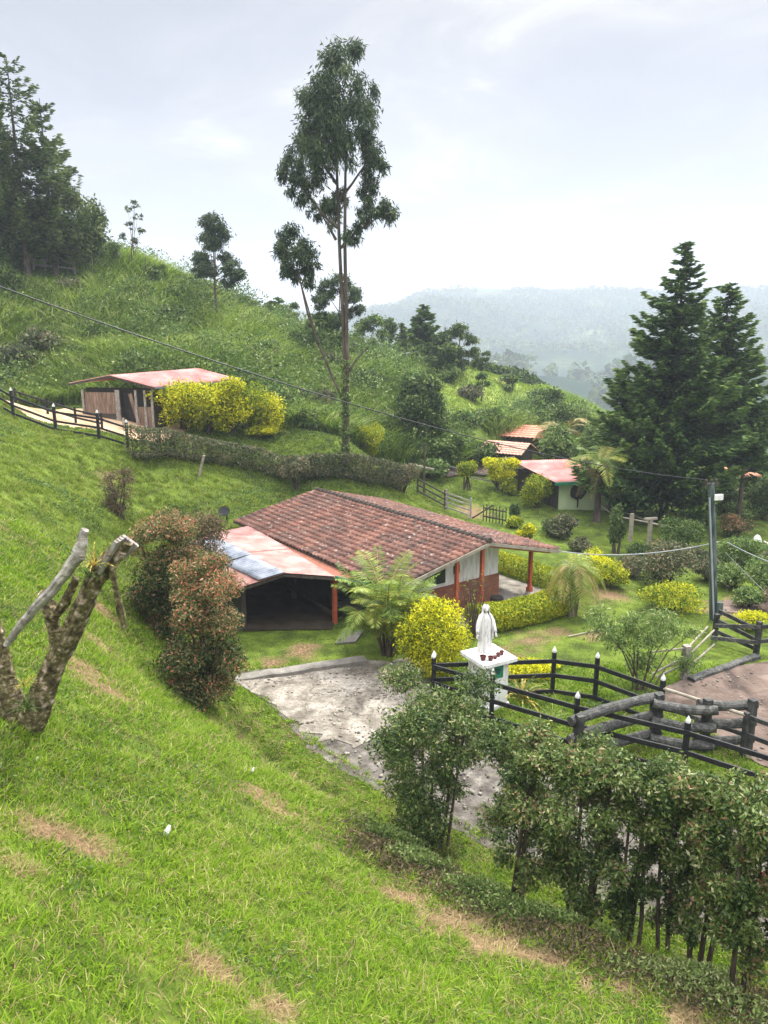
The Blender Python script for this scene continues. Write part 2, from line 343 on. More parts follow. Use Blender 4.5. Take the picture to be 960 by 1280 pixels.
# clay tiles: one value per tile, lichen and soot in clouds over it
m, N, L, p = base_mat('clay_tile')
a = N.new('ShaderNodeAttribute'); a.attribute_name = 'rnd'; r = ramp(N, [(.03,.02,.016),(.08,.042,.032),(.14,.064,.045),(.2,.1,.072),(.26,.19,.15)], [0,.25,.55,.85,1]); L.new(a.outputs['Fac'], r.inputs[0])
tc = N.new('ShaderNodeTexCoord'); n = N.new('ShaderNodeTexNoise'); n.inputs['Scale'].default_value = .42; n.inputs['Detail'].default_value = 9; n.inputs['Roughness'].default_value = .68; L.new(tc.outputs['Object'], n.inputs[0])
r2 = ramp(N, [(0,0,0),(.85,.85,.85)], [.44,.7]); L.new(n.outputs[0], r2.inputs[0])
mm = N.new('ShaderNodeMix'); mm.data_type = 'RGBA'; L.new(r2.outputs[0], mm.inputs[0]); L.new(r.outputs[0], mm.inputs[6]); mm.inputs[7].default_value = (.06,.048,.042,1)
n3 = N.new('ShaderNodeTexNoise'); n3.inputs['Scale'].default_value = 6; n3.inputs['Detail'].default_value = 8; L.new(tc.outputs['Object'], n3.inputs[0]); r3 = ramp(N, [(0,0,0),(1,1,1)], [.6,.72]); L.new(n3.outputs[0], r3.inputs[0])
m3 = N.new('ShaderNodeMix'); m3.data_type = 'RGBA'; L.new(r3.outputs[0], m3.inputs[0]); L.new(mm.outputs[2], m3.inputs[6]); m3.inputs[7].default_value = (.32,.27,.24,1)
L.new(m3.outputs[2], p.inputs['Base Color']); p.inputs['Roughness'].default_value = .9; p.inputs['Specular IOR Level'].default_value = .2

leafmat('grass_blade', [(.04,.075,.012),(.1,.19,.016),(.19,.32,.02),(.3,.42,.04),(.46,.42,.18)], [0,.3,.62,.92,1], .45, .55, .2)
leafmat('lawn_blade', [(.05,.08,.012),(.11,.17,.02),(.18,.26,.03),(.28,.33,.06),(.36,.3,.15)], [0,.3,.62,.9,1], .4, .6, .2)
leafmat('tall_grass', [(.04,.075,.015),(.11,.19,.028),(.22,.33,.04),(.38,.5,.09),(.5,.52,.25)], [0,.3,.6,.9,1], .35, .5, .3)
leafmat('shrub_leaf', [(.016,.034,.01),(.05,.09,.022),(.115,.175,.038),(.2,.24,.07),(.32,.31,.17),(.3,.17,.09)], [0,.35,.65,.82,.93,1], .25, .38, .5)
leafmat('red_shrub_leaf', [(.015,.034,.01),(.045,.08,.02),(.1,.14,.04),(.22,.18,.07),(.4,.24,.13),(.5,.17,.1)], [0,.3,.52,.66,.86,1], .28, .42, .4)
leafmat('dark_leaf', [(.016,.03,.01),(.042,.08,.022),(.095,.15,.036),(.18,.24,.06)], None, .25, .5, .35)
leafmat('conifer_leaf', [(.01,.028,.01),(.034,.075,.022),(.085,.155,.035),(.18,.26,.06)], None, .15, .6, .2)
leafmat('pine_leaf', [(.018,.038,.012),(.05,.09,.026),(.11,.16,.04),(.2,.24,.08)], None, .2, .6, .2)
leafmat('euc_leaf', [(.014,.03,.016),(.034,.07,.028),(.075,.12,.045),(.15,.18,.07)], None, .25, .5, .35)
leafmat('bush_leaf', [(.025,.05,.015),(.07,.13,.03),(.13,.21,.045),(.22,.3,.08),(.34,.37,.17)], [0,.3,.6,.88,1], .3, .5, .35)
leafmat('yellow_leaf', [(.05,.09,.01),(.26,.31,.012),(.6,.58,.016),(.82,.76,.03)], [0,.3,.65,1], .35, .5, .3)
leafmat('lime_leaf', [(.04,.09,.01),(.14,.22,.015),(.36,.4,.02),(.6,.55,.03)], [0,.3,.65,1], .35, .5, .3)
leafmat('hedge_leaf', [(.025,.035,.016),(.065,.085,.036),(.12,.14,.06),(.22,.21,.12),(.26,.17,.11)], [0,.35,.65,.88,1], .22, .5, .35)
leafmat('palm_leaf', [(.03,.06,.012),(.09,.16,.02),(.19,.28,.035),(.4,.4,.07),(.4,.3,.12)], [0,.3,.62,.9,1], .35, .4, .5)
leafmat('dry_palm_leaf', [(.05,.06,.02),(.12,.13,.04),(.25,.22,.07),(.36,.22,.1)], None, .3, .5, .3)
leafmat('bromeliad_leaf', [(.05,.1,.03),(.14,.2,.04),(.5,.4,.07),(.45,.18,.06)], None, .3, .4, .5)
leafmat('rust_shrub_leaf', [(.03,.035,.015),(.08,.08,.035),(.16,.13,.06),(.26,.17,.11)], None, .25, .5, .3)

# ground sheet
m, N, L, p = base_mat('ground')
g = N.new('ShaderNodeNewGeometry')
def noise(scale, detail=6, rough=.6):
    n = N.new('ShaderNodeTexNoise'); n.inputs['Scale'].default_value = scale; n.inputs['Detail'].default_value = detail; n.inputs['Roughness'].default_value = rough; L.new(g.outputs['Position'], n.inputs[0]); return n
def mixc(f, a, b):
    q = N.new('ShaderNodeMix'); q.data_type = 'RGBA'
    L.new(f, q.inputs[0])
    for k, c in ((6, a), (7, b)):
        if isinstance(c, tuple): q.inputs[k].default_value = (*c, 1)
        else: L.new(c, q.inputs[k])
    return q.outputs[2]
n1 = noise(1.1, 8, .68); rg = ramp(N, [(.03,.04,.01),(.06,.09,.014),(.11,.16,.02),(.17,.21,.04)], [.3,.44,.57,.72]); L.new(n1.outputs[0], rg.inputs[0])
n2 = noise(5, 8); rw = ramp(N, [(.03,.055,.015),(.07,.12,.025),(.13,.19,.04)], [.35,.5,.66]); L.new(n2.outputs[0], rw.inputs[0])
n5 = noise(.5, 8, .7); rp = ramp(N, [(.1,.17,.03),(.2,.28,.05),(.3,.34,.09)], [.35,.5,.66]); L.new(n5.outputs[0], rp.inputs[0])
n3 = noise(14, 8); rs = ramp(N, [(.06,.04,.025),(.19,.12,.07),(.34,.24,.14)], [.3,.5,.7]); L.new(n3.outputs[0], rs.inputs[0])
def attr(nm): a = N.new('ShaderNodeAttribute'); a.attribute_name = nm; return a.outputs['Fac']
c = mixc(attr('wild'), rg.outputs[0], rw.outputs[0]); c = mixc(attr('pasture'), c, rp.outputs[0]); c = mixc(attr('soil'), c, rs.outputs[0])
L.new(c, p.inputs['Base Color']); p.inputs['Roughness'].default_value = .95; p.inputs['Specular IOR Level'].default_value = .1
nb = noise(18, 6); b = N.new('ShaderNodeBump'); b.inputs['Strength'].default_value = .8; b.inputs['Distance'].default_value = .08; L.new(nb.outputs[0], b.inputs['Height']); L.new(b.outputs[0], p.inputs['Normal'])
# far hills
m, N, L, p = base_mat('far_hills')
g = N.new('ShaderNodeNewGeometry')
n1 = noise(.012, 9, .62); r1 = ramp(N, [(.012,.028,.016),(.025,.05,.024),(.06,.09,.035),(.12,.15,.06)], [.4,.52,.6,.7]); L.new(n1.outputs[0], r1.inputs[0])
n2 = noise(.12, 6); r2 = ramp(N, [(0,0,0),(1,1,1)], [.5,.58]); L.new(n2.outputs[0], r2.inputs[0])
L.new(mixc(r2.outputs[0], r1.outputs[0], (.015,.035,.016)), p.inputs['Base Color']); p.inputs['Roughness'].default_value = 1; p.inputs['Specular IOR Level'].default_value = 0

# ================================================================== ground
def inpoly(x, y, poly):
    x = np.asarray(x); y = np.asarray(y); r = np.zeros(x.shape, bool); n = len(poly)
    for i in range(n):
        x0, y0 = poly[i]; x1, y1 = poly[(i+1) % n]
        if y0 == y1: continue
        r ^= ((y0 > y) != (y1 > y)) & (x < (x1-x0)*(y-y0)/(y1-y0)+x0)
    return r
SOIL = []   # centre x, y, radius
for u, v, rr in ((127,856,.7),(350,1006,.6),(660,800,.7),(618,815,.5),(700,792,.5),(745,795,.5),(640,825,.4),(760,745,.9),(905,762,.8),(930,752,.7),(380,815,.6),(340,830,.5),(66,1040,.35),(125,806,.4),(128,765,.35),(250,1203,.2),(275,1222,.2),(345,1262,.25),(500,1120,.35),(540,1150,.4),
                 (600,1180,.35),(690,1205,.5),(730,1235,.25),(860,1268,.4),(585,1150,.3),(650,1170,.3),(140,595,.6),(110,1060,.3),(20,1085,.2),(640,1185,.35),(560,1150,.35),(780,1235,.3)):
    q = gp(u, v); SOIL.append((q[0], q[1], rr))
q = [at(590,642,0), at(600,662,0)]
SOIL += [(q[0][0], q[0][1], 1.0), (q[1][0]-.3, q[1][1], .7), (at(575,655,0)[0], at(575,655,0)[1], .5)]
def soil(x, y):
    s = np.zeros(np.shape(x)); n = fbm(x*1.7, y*1.7, 5)+.7*fbm(x*8, y*8, 2)
    for a, b, r in SOIL: s = np.maximum(s, np.clip(1.2-np.hypot(x-a, y-b)/r+n*1.9, 0, 1))
    return s
WILD = [tuple(onY(u, Y)[:2]) for u, Y in ((-60,44.5),(60,46.5),(200,48.5),(300,48),(360,46),(420,46),(500,49),(560,50),(590,51),(560,55),(535,58),(515,64),(480,74),(300,80),(-60,75))]
WILD2 = [(8,58),(14,62),(22,66),(40,60),(60,60),(60,122),(-60,122),(-60,78),(2,84),(8,92),(16,92),(18,80),(12,66)]
def wild(x, y): return (inpoly(x, y, WILD) | inpoly(x, y, WILD2)).astype(float)
PAST = [tuple(onY(u, Y)[:2]) for u, Y in ((560,66),(600,70),(640,62),(625,56),(700,60),(740,70),(740,92),(640,90),(480,78))]
def pasture(x, y): return np.clip((x > -4)*(y-58)/6, 0, 1)*(1-wild(x, y))
def gridmesh(name, X, Y, Z, mat):
    ny, nx = X.shape; V = np.stack([X, Y, Z], -1).reshape(-1, 3); i = np.arange(ny*nx).reshape(ny, nx)
    F = np.stack([i[:-1,:-1], i[:-1,1:], i[1:,1:], i[1:,:-1]], -1).reshape(-1, 4)
    return mk(name, V, F, mat, smooth=True)
go = gridmesh('ground', GXX, GYY, GZ, MAT['ground']); tag(go, 'green grassy hillside sloping down to the farm yard', 'ground', kind='structure')
for nm, fn in (('wild', wild), ('pasture', pasture), ('soil', soil)):
    a = go.data.attributes.new(nm, 'FLOAT', 'POINT'); a.data.foreach_set('value', fn(GXX, GYY).ravel().astype(np.float32))
# far ground in polar rings, tucked just under the near sheet
rs_ = np.r_[np.linspace(60, 400, 110), np.geomspace(405, 4600, 200)]; th = np.linspace(-1.25, 1.25, 420)
RR, TT = np.meshgrid(rs_, th, indexing='ij'); FX = RR*np.sin(TT); FY = RR*np.cos(TT); FZ = farh(FX, FY)
inside = (FX > GX0+1)&(FX < GX1-1)&(FY < GY1-1)
FZ = np.where(inside, H(FX, FY)-3.0, FZ-.03)
tag(gridmesh('hills', FX, FY, FZ, MAT['far_hills']), 'hazy wooded hills across the valley', 'hills', kind='structure')

def sheet(name, poly, mat, lift=.02, res=.3, wob=.12, label=None, cat=None):
    P = []
    for i in range(len(poly)):
        a = np.array(poly[i][:2]); b = np.array(poly[(i+1) % len(poly)][:2]); k = max(1, int(np.hypot(*(b-a))/res))
        for j in range(k):
            c = a+(b-a)*j/k; P.append(c+wob*2*np.array([fbm(c[0]*2.3, c[1]*2.3, 3), fbm(c[0]*2.3+40, c[1]*2.3, 3)]))
    P = np.array(P); x0, y0 = P.min(0); x1, y1 = P.max(0)
    X, Y = np.meshgrid(np.arange(x0, x1, res), np.arange(y0, y1, res)); X = X.ravel(); Y = Y.ravel(); ok = inpoly(X, Y, P.tolist())
    pts = [Vector((float(a), float(b))) for a, b in P]; n = len(pts); pts += [Vector((float(a), float(b))) for a, b in zip(X[ok]+.01, Y[ok]+.013)]
    vo, eo, fo, *_ = geometry.delaunay_2d_cdt(pts, [(i, (i+1) % n) for i in range(n)], [], 1, 1e-4)
    V = np.array([(a.x, a.y, 0) for a in vo]); V[:,2] = np.maximum(H(V[:,0], V[:,1]), H(V[:,0]+.12, V[:,1]+.12))+lift
    o = mk(name, V, [tuple(f) for f in fo], mat, smooth=True); tag(o, label, cat, kind='structure'); return P.tolist()
g2 = lambda *uv: [tuple(at(u, v, 0)[:2]) for u, v in uv]
FEN = [at(542,822,1.35), at(616,843,1.35), at(722,872,1.35), at(860,903,1.35), at(1010,948,1.35)]   # tops of the near fence posts
ROAD = [(-4.3,20.4)]+[tuple(at(u, v, 0)[:2]) for u, v in ((335,880),(385,935),(430,968),(478,992))]+[(1.7,13.5),(4,11.5),(6.6,10.0),(11,8.6),(12,12)]+[(p[0]-.1, p[1]-.5) for p in FEN[::-1]]+[(FEN[0][0]-1.2, 22.0), (-.8,22.6), (-4.4,21.4)]
PR = sheet('road', ROAD, MAT['gravel'], .012, label='grey gravel drive curving between the hedge and the black fence', cat='road')
PC = sheet('concrete_yard', g2((292,853),(455,828),(535,824),(548,846),(535,872),(520,905),(495,925),(478,912),(462,930),(445,935),(420,928),(400,930),(385,920),(360,902),(326,872)), MAT['yard_concrete'], .03, .2, .55, 'cracked pale concrete pad in front of the carport', 'concrete pad')
PP = sheet('dirt_paddock', g2((829,858),(860,846),(900,838),(1010,815),(1250,860),(1250,1010),(1010,975),(955,960),(905,930),(862,895),(832,880)), MAT['paddock'], .03, .4, .2, 'bare reddish brown dirt paddock at the right', 'dirt')
PQ = sheet('dirt_track', g2((895,752),(930,744),(1000,742),(1100,755),(960,768),(925,768),(900,765)), MAT['paddock'], .03, .4, .3, 'bare dirt track passing behind the utility pole', 'dirt')
PD = sheet('dirt_yard', [tuple(onY(u, Y)[:2]) for u, Y in ((-80,38.4),(60,38.3),(150,38.2),(200,39.5),(240,44),(200,45.5),(100,45),(-80,44.2))], MAT['bare_earth'], .06, .4, .4, 'orange bare earth yard in front of the stable', 'dirt')
PE = sheet('carport_floor', [(-1.9,24.9),(-5.4,24.7),(-8,30),(-5.9,32),(-1.5,26.5)], MAT['shade_earth'], .04, .4, .2, 'earth floor under the carport with its shade put into the colour', 'floor')
PG = sheet('gate_track', g2((520,611),(560,604),(640,604),(650,612),(560,620)), MAT['paddock'], .12, .6, .3, 'brown bare track behind the wooden gate', 'dirt')
PT = sheet('garden_track', [tuple(onY(u, Y)[:2]) for u, Y in ((905,50),(925,49),(950,60),(975,70),(958,72),(925,60))], MAT['bare_earth'], .08, .5, .2, 'pale earth track climbing at the far right', 'dirt')

# ================================================================== roofs
def hsh(i, j, s=0):
    v = np.sin(i*127.1+j*311.7+s*74.7)*43758.5453; return v-np.floor(v)
def tile_slope(name, r0, r1, e1, e0, ncol, nrow, mat, parent, colh=.085, rowh=.04):
    """r0-r1 along the ridge, e0-e1 along the eave; barrel tiles in courses"""
    r0, r1, e0, e1 = [np.asarray(a, float) for a in (r0, r1, e0, e1)]; nu = ncol*6; fr = np.array([0,.33,.66,.97])
    s = np.arange(nu+1)/nu; t = np.concatenate([(k+fr)/nrow for k in range(nrow)]+[[1.]])
    S, T = np.meshgrid(s, t); P = ((1-S)*(1-T))[...,None]*r0+(S*(1-T))[...,None]*r1+((1-S)*T)[...,None]*e0+(S*T)[...,None]*e1
    n = nrm(np.cross(r1-r0, e0-r0)); n = n if n[2] > 0 else -n
    ph = S*ncol; col = np.floor(ph+1e-6); row = np.floor(T*nrow+1e-6)
    hgt = colh*np.sqrt(np.abs(np.sin(np.pi*ph))) + rowh*(T*nrow-row) + (hsh(col, row)-.5)*.018
    P = P + n*hgt[...,None]; P[...,2] += fbm(P[...,0]*.7, P[...,1]*.7, 2)*.08
    ny, nx = S.shape; V = P.reshape(-1, 3); i = np.arange(ny*nx).reshape(ny, nx)
    F = np.stack([i[:-1,:-1], i[:-1,1:], i[1:,1:], i[1:,:-1]], -1).reshape(-1, 4)
    cc = np.floor((S[:-1,:-1]+.5/nu)*ncol); rr = np.floor(T[:-1,:-1]*nrow+1e-6)
    rnd = hsh(cc, rr, 1).ravel()*.5+hsh(cc, rr*0, 2).ravel()*.2+.15
    # underside
    k = len(V); c = np.array([r0, r1, e1, e0])-n*.05; V = np.vstack([V, c])
    o = mk(name, V, F, mat, parent, rnd=rnd); return o
def under(mb, quad, n, th): mb.slab(quad, n, th)
def corr(name, p00, p10, p11, p01, npd, mat, parent, amp=.02, th=.012, rows=1, jit=0):
    """corrugated sheet; ribs run from the p00-p10 edge to the p01-p11 edge"""
    p00, p10, p11, p01 = [np.asarray(a, float) for a in (p00, p10, p11, p01)]; nu = npd*6; s = np.arange(nu+1)/nu
    t = np.linspace(0, 1, rows*4+1); S, T = np.meshgrid(s, t); P = ((1-S)*(1-T))[...,None]*p00+(S*(1-T))[...,None]*p10+((1-S)*T)[...,None]*p01+(S*T)[...,None]*p11
    n = nrm(np.cross(p10-p00, p01-p00)); n = n if n[2] > 0 else -n
    hgt = amp*np.sin(2*np.pi*S*npd)+ (fbm(S*9, T*5+3, 2))*jit
    ny, nx = S.shape; i = np.arange(ny*nx).reshape(ny, nx); A = (P+n*hgt[...,None]).reshape(-1, 3); B = A-n*th; k = len(A)
    F = np.stack([i[:-1,:-1], i[:-1,1:], i[1:,1:], i[1:,:-1]], -1).reshape(-1, 4)
    edge = np.concatenate([i[0], i[1:,-1], i[-1,::-1][1:], i[::-1,0][1:-1]]); e2 = np.roll(edge, -1)
    E = np.stack([edge, edge+k, e2+k, e2], -1)
    return mk(name, np.vstack([A, B]), np.vstack([F, F[:, ::-1]+k, E]), mat, parent)

# ================================================================== farmhouse
RD = np.array([.591,-.807]); QD = np.array([.807,.591])
R1 = np.array([3.87,26.2]); RL = 12.27
def hp(a, b, z): q = R1-RD*a+QD*b; return np.array([q[0], q[1], z])
ZR, ZE = 2.9, 1.95
house = thing('farmhouse', 'white and brick farmhouse under a large weathered brown tile roof', 'house', hp(6, -.5, 0))
sl, sr = (ZR-ZE)/4.5, (ZR-ZE)/3.93
def rz_(b): return ZR-(sl*-b if b < 0 else sr*b)
def gable_poly(a, z0, bl=-2.65, br=1.5, drop=.1): return [hp(a, bl, z0), hp(a, br, z0), hp(a, br, rz_(br)-drop), hp(a, 0, ZR-drop), hp(a, bl, rz_(bl)-drop)]
w = MB(); w.slab(gable_poly(1.0, 1.2), np.r_[-RD, 0], .18)
w.slab(gable_poly(11.6, 0), np.r_[-RD, 0], .18)
w.slab([hp(1.18,1.5,1.2), hp(11.6,1.5,1.2), hp(11.6,1.5,rz_(1.5)-.12), hp(1.18,1.5,rz_(1.5)-.12)], np.r_[-QD, 0], .16)
w.slab([hp(1.18,-2.65,0), hp(11.6,-2.65,0), hp(11.6,-2.65,rz_(-2.65)-.12), hp(1.18,-2.65,rz_(-2.65)-.12)], np.r_[QD, 0], .16)
w.build('wall', MAT['white_paint'], house)
w = MB(); w.slab([hp(.96,-2.7,0), hp(.96,1.54,0), hp(.96,1.54,1.2), hp(.96,-2.7,1.2)], np.r_[-RD, 0], .24)
w.slab([hp(1.2,1.54,0), hp(11.6,1.54,0), hp(11.6,1.54,1.2), hp(1.2,1.54,1.2)], np.r_[-QD, 0], .24)
o = w.build('brick_base', MAT['brick'], house); tag(o, 'red brick lower wall')
# window and small vent in the gable
wf = MB(); c0, c1, z0, z1 = -2.35, -1.25, 1.32, 1.76
for a_, b_ in (((c0,z0),(c1,z0)), ((c1,z0),(c1,z1+.22)), ((c0,z0),(c0,z1-.1)), ((c0,z1-.08),(c1,z1+.18))): wf.beam(hp(.97,a_[0],a_[1]), hp(.97,b_[0],b_[1]), .05, .05)
wf = wf.build('window', MAT['white_paint'], house)
g_ = MB(); g_.slab([hp(.985,c0,z0), hp(.985,c1,z0), hp(.985,c1,z1+.2), hp(.985,c0,z1-.08)], np.r_[RD, 0], .008); g_.build('pane', MAT['glass'], wf)
v_ = MB(); v_.slab([hp(.99,-.85,1.6), hp(.99,-.55,1.6), hp(.99,-.55,1.9), hp(.99,-.85,1.9)], np.r_[RD, 0], .03); v_.build('vent', MAT['dark_plank'], house)
# roof
e0, e1 = hp(RL,-4.5,ZE), hp(0,-4.5,ZE); f0, f1 = hp(RL,3.93,ZE), hp(0,3.93,ZE); r0, r1 = hp(RL,0,ZR), hp(0,0,ZR)
roof = tile_slope('roof', r0, r1, e1, e0, 46, 15, MAT['clay_tile'], house)
tile_slope('far_roof_slope', r0, r1, f1, f0, 46, 13, MAT['clay_tile'], house)
u_ = MB(); u_.slab([r0, r1, e1, e0], (0,0,-1), .06); u_.slab([r0, r1, f1, f0], (0,0,-1), .06); u_.build('roof_boards', MAT['dark_plank'], house)
rc = MB()
for k in range(36):
    a0, a1 = RL-k*RL/36, RL-(k+1.12)*RL/36
    rc.tube([hp(a0,0,ZR+.05), hp(a1,0,ZR+.075)], [.1,.12], 9)
rc.build('ridge_cap', MAT['dark_plank'], roof)
fb = MB(); fb.beam(hp(-.03,0,ZR-.06), hp(-.03,-4.5,ZE-.06), .03, .12); fb.beam(hp(-.03,0,ZR-.06), hp(-.03,3.93,ZE-.06), .03, .12)
fb.build('barge_board', MAT['pale_wood'], house)
for b, a, zt in ((-1.3,.3,0), (0,.35,0), (3.3,.95,0), (3.3,3.0,0), (3.3,6.5,0), (3.3,10,0)):
    m_ = MB(); m_.box(hp(a, b, rz_(b)/2-.06), (.13,.13,rz_(b)-.16), .63); m_.box(hp(a, b, .14), (.2,.2,.28), .63); m_.build('porch_post', MAT['red_post'], house)
bm_ = MB(); bm_.beam(hp(.3,-4.2,rz_(-4.2)-.16), hp(.3,0,ZR-.16), .1, .12); bm_.beam(hp(.32,0,ZR-.16), hp(.32,3.7,rz_(3.7)-.16), .1, .12); bm_.beam(hp(.3,3.3,rz_(3.3)-.13), hp(11.5,3.3,rz_(3.3)-.13), .1, .12)
bm_.build('porch_beam', MAT['red_post'], house)
fl = MB(); fl.prism([tuple(hp(a, b, 0)[:2]) for a, b in ((-.4,-2.7),(-.4,3.9),(11.8,3.9),(11.8,-2.7))], -.1, .1); fl.build('porch_floor', MAT['concrete'], house)
dr = MB(); dr.slab([hp(3.2,1.56,.1), hp(4.1,1.56,.1), hp(4.1,1.56,1.9), hp(3.2,1.56,1.9)], np.r_[QD, 0], .05); dr = dr.build('door', MAT['old_plank'], house)
hd = MB(); hd.box(hp(3.35,1.65,1.0), (.05,.05,.12), .6); hd.build('handle', MAT['grey_metal'], dr)
# black bin on the porch
q = hp(-.05,.42,.1); bn = thing('waste_bin', 'black bin with a pale sticker on the porch beside a red post', 'bin', q)
m_ = MB(); m_.lathe([(.19,0),(.24,.5),(.26,.52),(.26,.56)], q, 14); m_.build('bin_body', MAT['black_and_shade'], bn)
m_ = MB(); m_.lathe([(.27,.565),(.24,.64),(.08,.68)], q, 14); m_.build('lid', MAT['black_and_shade'], bn)
m_ = MB(); m_.box(q+np.array([.2,-.16,.3]), (.1,.012,.16), .7); m_.build('sticker', MAT['white_paint'], bn)

# ================================================================== carport
C1 = np.array([-1.75,25.2,1.92]); AP = np.array([-3.5,24.66,2.22]); CL = np.array([-5.05,24.5,1.72]); C1B = np.array([-6.05,32.3,2.0]); APB = np.array([-7.3,29.6,2.3]); CLB = np.array([-9.0,28.6,1.75])
cp = thing('carport', 'open carport with patched pink corrugated roof against the farmhouse', 'carport', (-4,27,0))
mid = lambda a, b, t: a+(b-a)*t
corr('roof_sheet', AP, mid(AP,APB,.5), mid(C1,C1B,.5), C1, 22, MAT['pink_metal'], cp, .02, rows=2)
corr('roof_sheet', mid(AP,APB,.48)+[0,0,.03], APB+[0,0,.03], C1B+[0,0,.03], mid(C1,C1B,.48)+[0,0,.03], 22, MAT['pink_metal'], cp, .02, rows=2)
corr('roof_sheet', AP+[0,0,-.02], mid(AP,APB,.6)+[0,0,-.02], mid(CL,CLB,.6), CL, 24, MAT['pink_metal'], cp, .02, rows=2)
corr('roof_sheet', mid(AP,APB,.58)+[0,0,.01], APB+[0,0,.01], CLB+[0,0,.03], mid(CL,CLB,.58)+[0,0,.03], 18, MAT['pink_metal'], cp, .02, rows=2)
o = corr('roof_sheet', AP+[.05,-.05,.05], mid(AP,APB,.45)+[.05,0,.05], mid(mid(AP,APB,.45),mid(CL,CLB,.45),.55)+[0,0,.06], mid(AP,CL,.55)+[0,-.05,.06], 16, MAT['grey_metal'], cp, .02); tag(o, 'bluish grey patch sheet')
o = corr('roof_sheet', mid(AP,APB,.4)+[.05,0,.09], mid(AP,APB,.9)+[.05,0,.09], mid(mid(AP,APB,.95),mid(CL,CLB,.95),.45)+[0,0,.1], mid(mid(AP,APB,.42),mid(CL,CLB,.42),.5)+[0,0,.09], 16, MAT['grey_metal'], cp, .02); tag(o, 'bluish grey patch sheet')
m_ = MB(); m_.beam(C1+[0,0,-.1], AP+[0,.05,-.1], .06, .1); m_.beam(AP+[0,.05,-.1], CL+[0,.05,-.1], .06, .1); m_.beam(C1+[-.1,.1,-.1], C1B+[-.1,0,-.12], .06, .1); m_.beam(CL+[.1,.1,-.1], CLB+[.1,0,-.1], .06, .1); m_.beam(AP+[0,.1,-.1], APB+[0,0,-.1], .06, .1)
m_.build('roof_beam', MAT['dark_plank'], cp)
m_ = MB(); m_.beam(C1+[.02,-.03,-.04], hp(0,-4.45,ZE)+[-.35,.55,-.1], .03, .14); m_.build('fascia', MAT['green_paint'], cp)
for q in ((-1.8,25.55), (-5.0,24.9), (-6.5,31), (-8.7,28.4), (-3.6,28.2)):
    m_ = MB(); z0 = float(H(*q)); m_.box((q[0], q[1], (z0-.1+1.84)/2), (.14,.14,1.84-z0+.1), .6)
    o = m_.build('carport_post', MAT['red_post'] if q[0] > -2 else MAT['dark_plank'], cp)
m_ = MB(); m_.slab([(-8.6,28.6,.2), (-6.7,32.0,.2), (-6.7,32.0,1.9), (-8.6,28.6,1.75)], (-.87,.5,0), .1); m_.slab([(-5.1,25.3,.1), (-8.5,28.4,.1), (-8.5,28.4,1.7), (-5.1,25.3,1.6)], (-.67,-.74,0), .08); m_.slab([(-6.7,32.0,.2),(-2.1,26.9,.2),(-2.1,26.9,1.85),(-6.7,32.0,1.9)], (.7,.7,0), .08); m_.build('back_wall', MAT['black_and_shade'], cp)  # walls added to shut light out; near-black colour paints the interior shade
m_ = MB(); m_.beam((-1.8,25.5,.35), (-3.9,28.4,.55), .06, .14); m_.build('low_rail', MAT['dark_plank'], cp)
m_ = MB(); m_.slab([C1+[0,0,-.05], C1B+[0,0,-.06], hp(RL-.6,-4.25,1.86), hp(1.9,-4.25,1.86)], (0,0,-1), .03); m_.build('gap_cover', MAT['brick_base'], cp)  # strip added over the roof gap to keep sun off the floor

# kerb and stepping slab
def rough_beam(name, p, q, w, h, mat, label, cat, n=14, seed=0):
    rg = np.random.RandomState(seed); p = np.array(p, float); q = np.array(q, float); d = nrm(q-p); s = nrm(np.cross(d, (0,0,1))); V = []; F = []
    for i in range(n+1):
        c = p+(q-p)*i/n; ww = w/2*(1+.18*(rg.rand()-.5)); hh = h*(1+.2*(rg.rand()-.5)); c = c+s*(rg.rand()-.5)*.05
        V += [c-s*ww*1.1-[0,0,.1], c-s*ww+[0,0,hh*.8], c-s*ww*.7+[0,0,hh], c+s*ww*.7+[0,0,hh], c+s*ww+[0,0,hh*.8], c+s*ww*1.1-[0,0,.1]]
    F = [(i*6+k, i*6+(k+1)%6, (i+1)*6+(k+1)%6, (i+1)*6+k) for i in range(n) for k in range(6)]+[(0,1,2,3,4,5), tuple(n*6+k for k in (5,4,3,2,1,0))]
    o = mk(name, V, F, mat); tag(o, label, cat, kind='structure'); return o
rough_beam('kerb', at(288,852,0), at(456,826,0), .42, .14, MAT['kerb'], 'pale concrete kerb between the carport grass and the concrete pad', 'kerb')
q = at(432,802,0); m_ = MB(); m_.prism([(q[0]-.35,q[1]-.3),(q[0]+.35,q[1]-.15),(q[0]+.6,q[1]+.9),(q[0]-.1,q[1]+.9)], -.05, .07); tag(m_.build('walkway_slab', MAT['kerb']), 'small pale concrete slab beside the carport post', 'slab', kind='structure')
q = hp(1.5,-4.2,0); m_ = MB(); m_.prism([tuple(hp(a,b,0)[:2]) for a, b in ((-.2,-3.9),(4.5,-3.9),(4.5,-2.72),(-.2,-2.72))], -.1, .12); tag(m_.build('side_walkway', MAT['concrete']), 'concrete walkway along the farmhouse side under the eave', 'walkway', kind='structure')
# ================================================================== haze: one closed box of air
hz = MB(); hz.box((0, 1300, 25), (5600, 4200, 400)); ho = hz.build('haze', None) if False else None
m = bpy.data.materials.new('haze'); m.use_nodes = True; m.node_tree.nodes.clear()
oo = m.node_tree.nodes.new('ShaderNodeOutputMaterial'); pv = m.node_tree.nodes.new('ShaderNodeVolumePrincipled')
pv.inputs['Color'].default_value = (.76,.87,1,1); pv.inputs['Density'].default_value = .0006; pv.inputs['Anisotropy'].default_value = .2
m.node_tree.links.new(pv.outputs[0], oo.inputs['Volume'])
ho = hz.build('haze', m); tag(ho, kind='stuff')

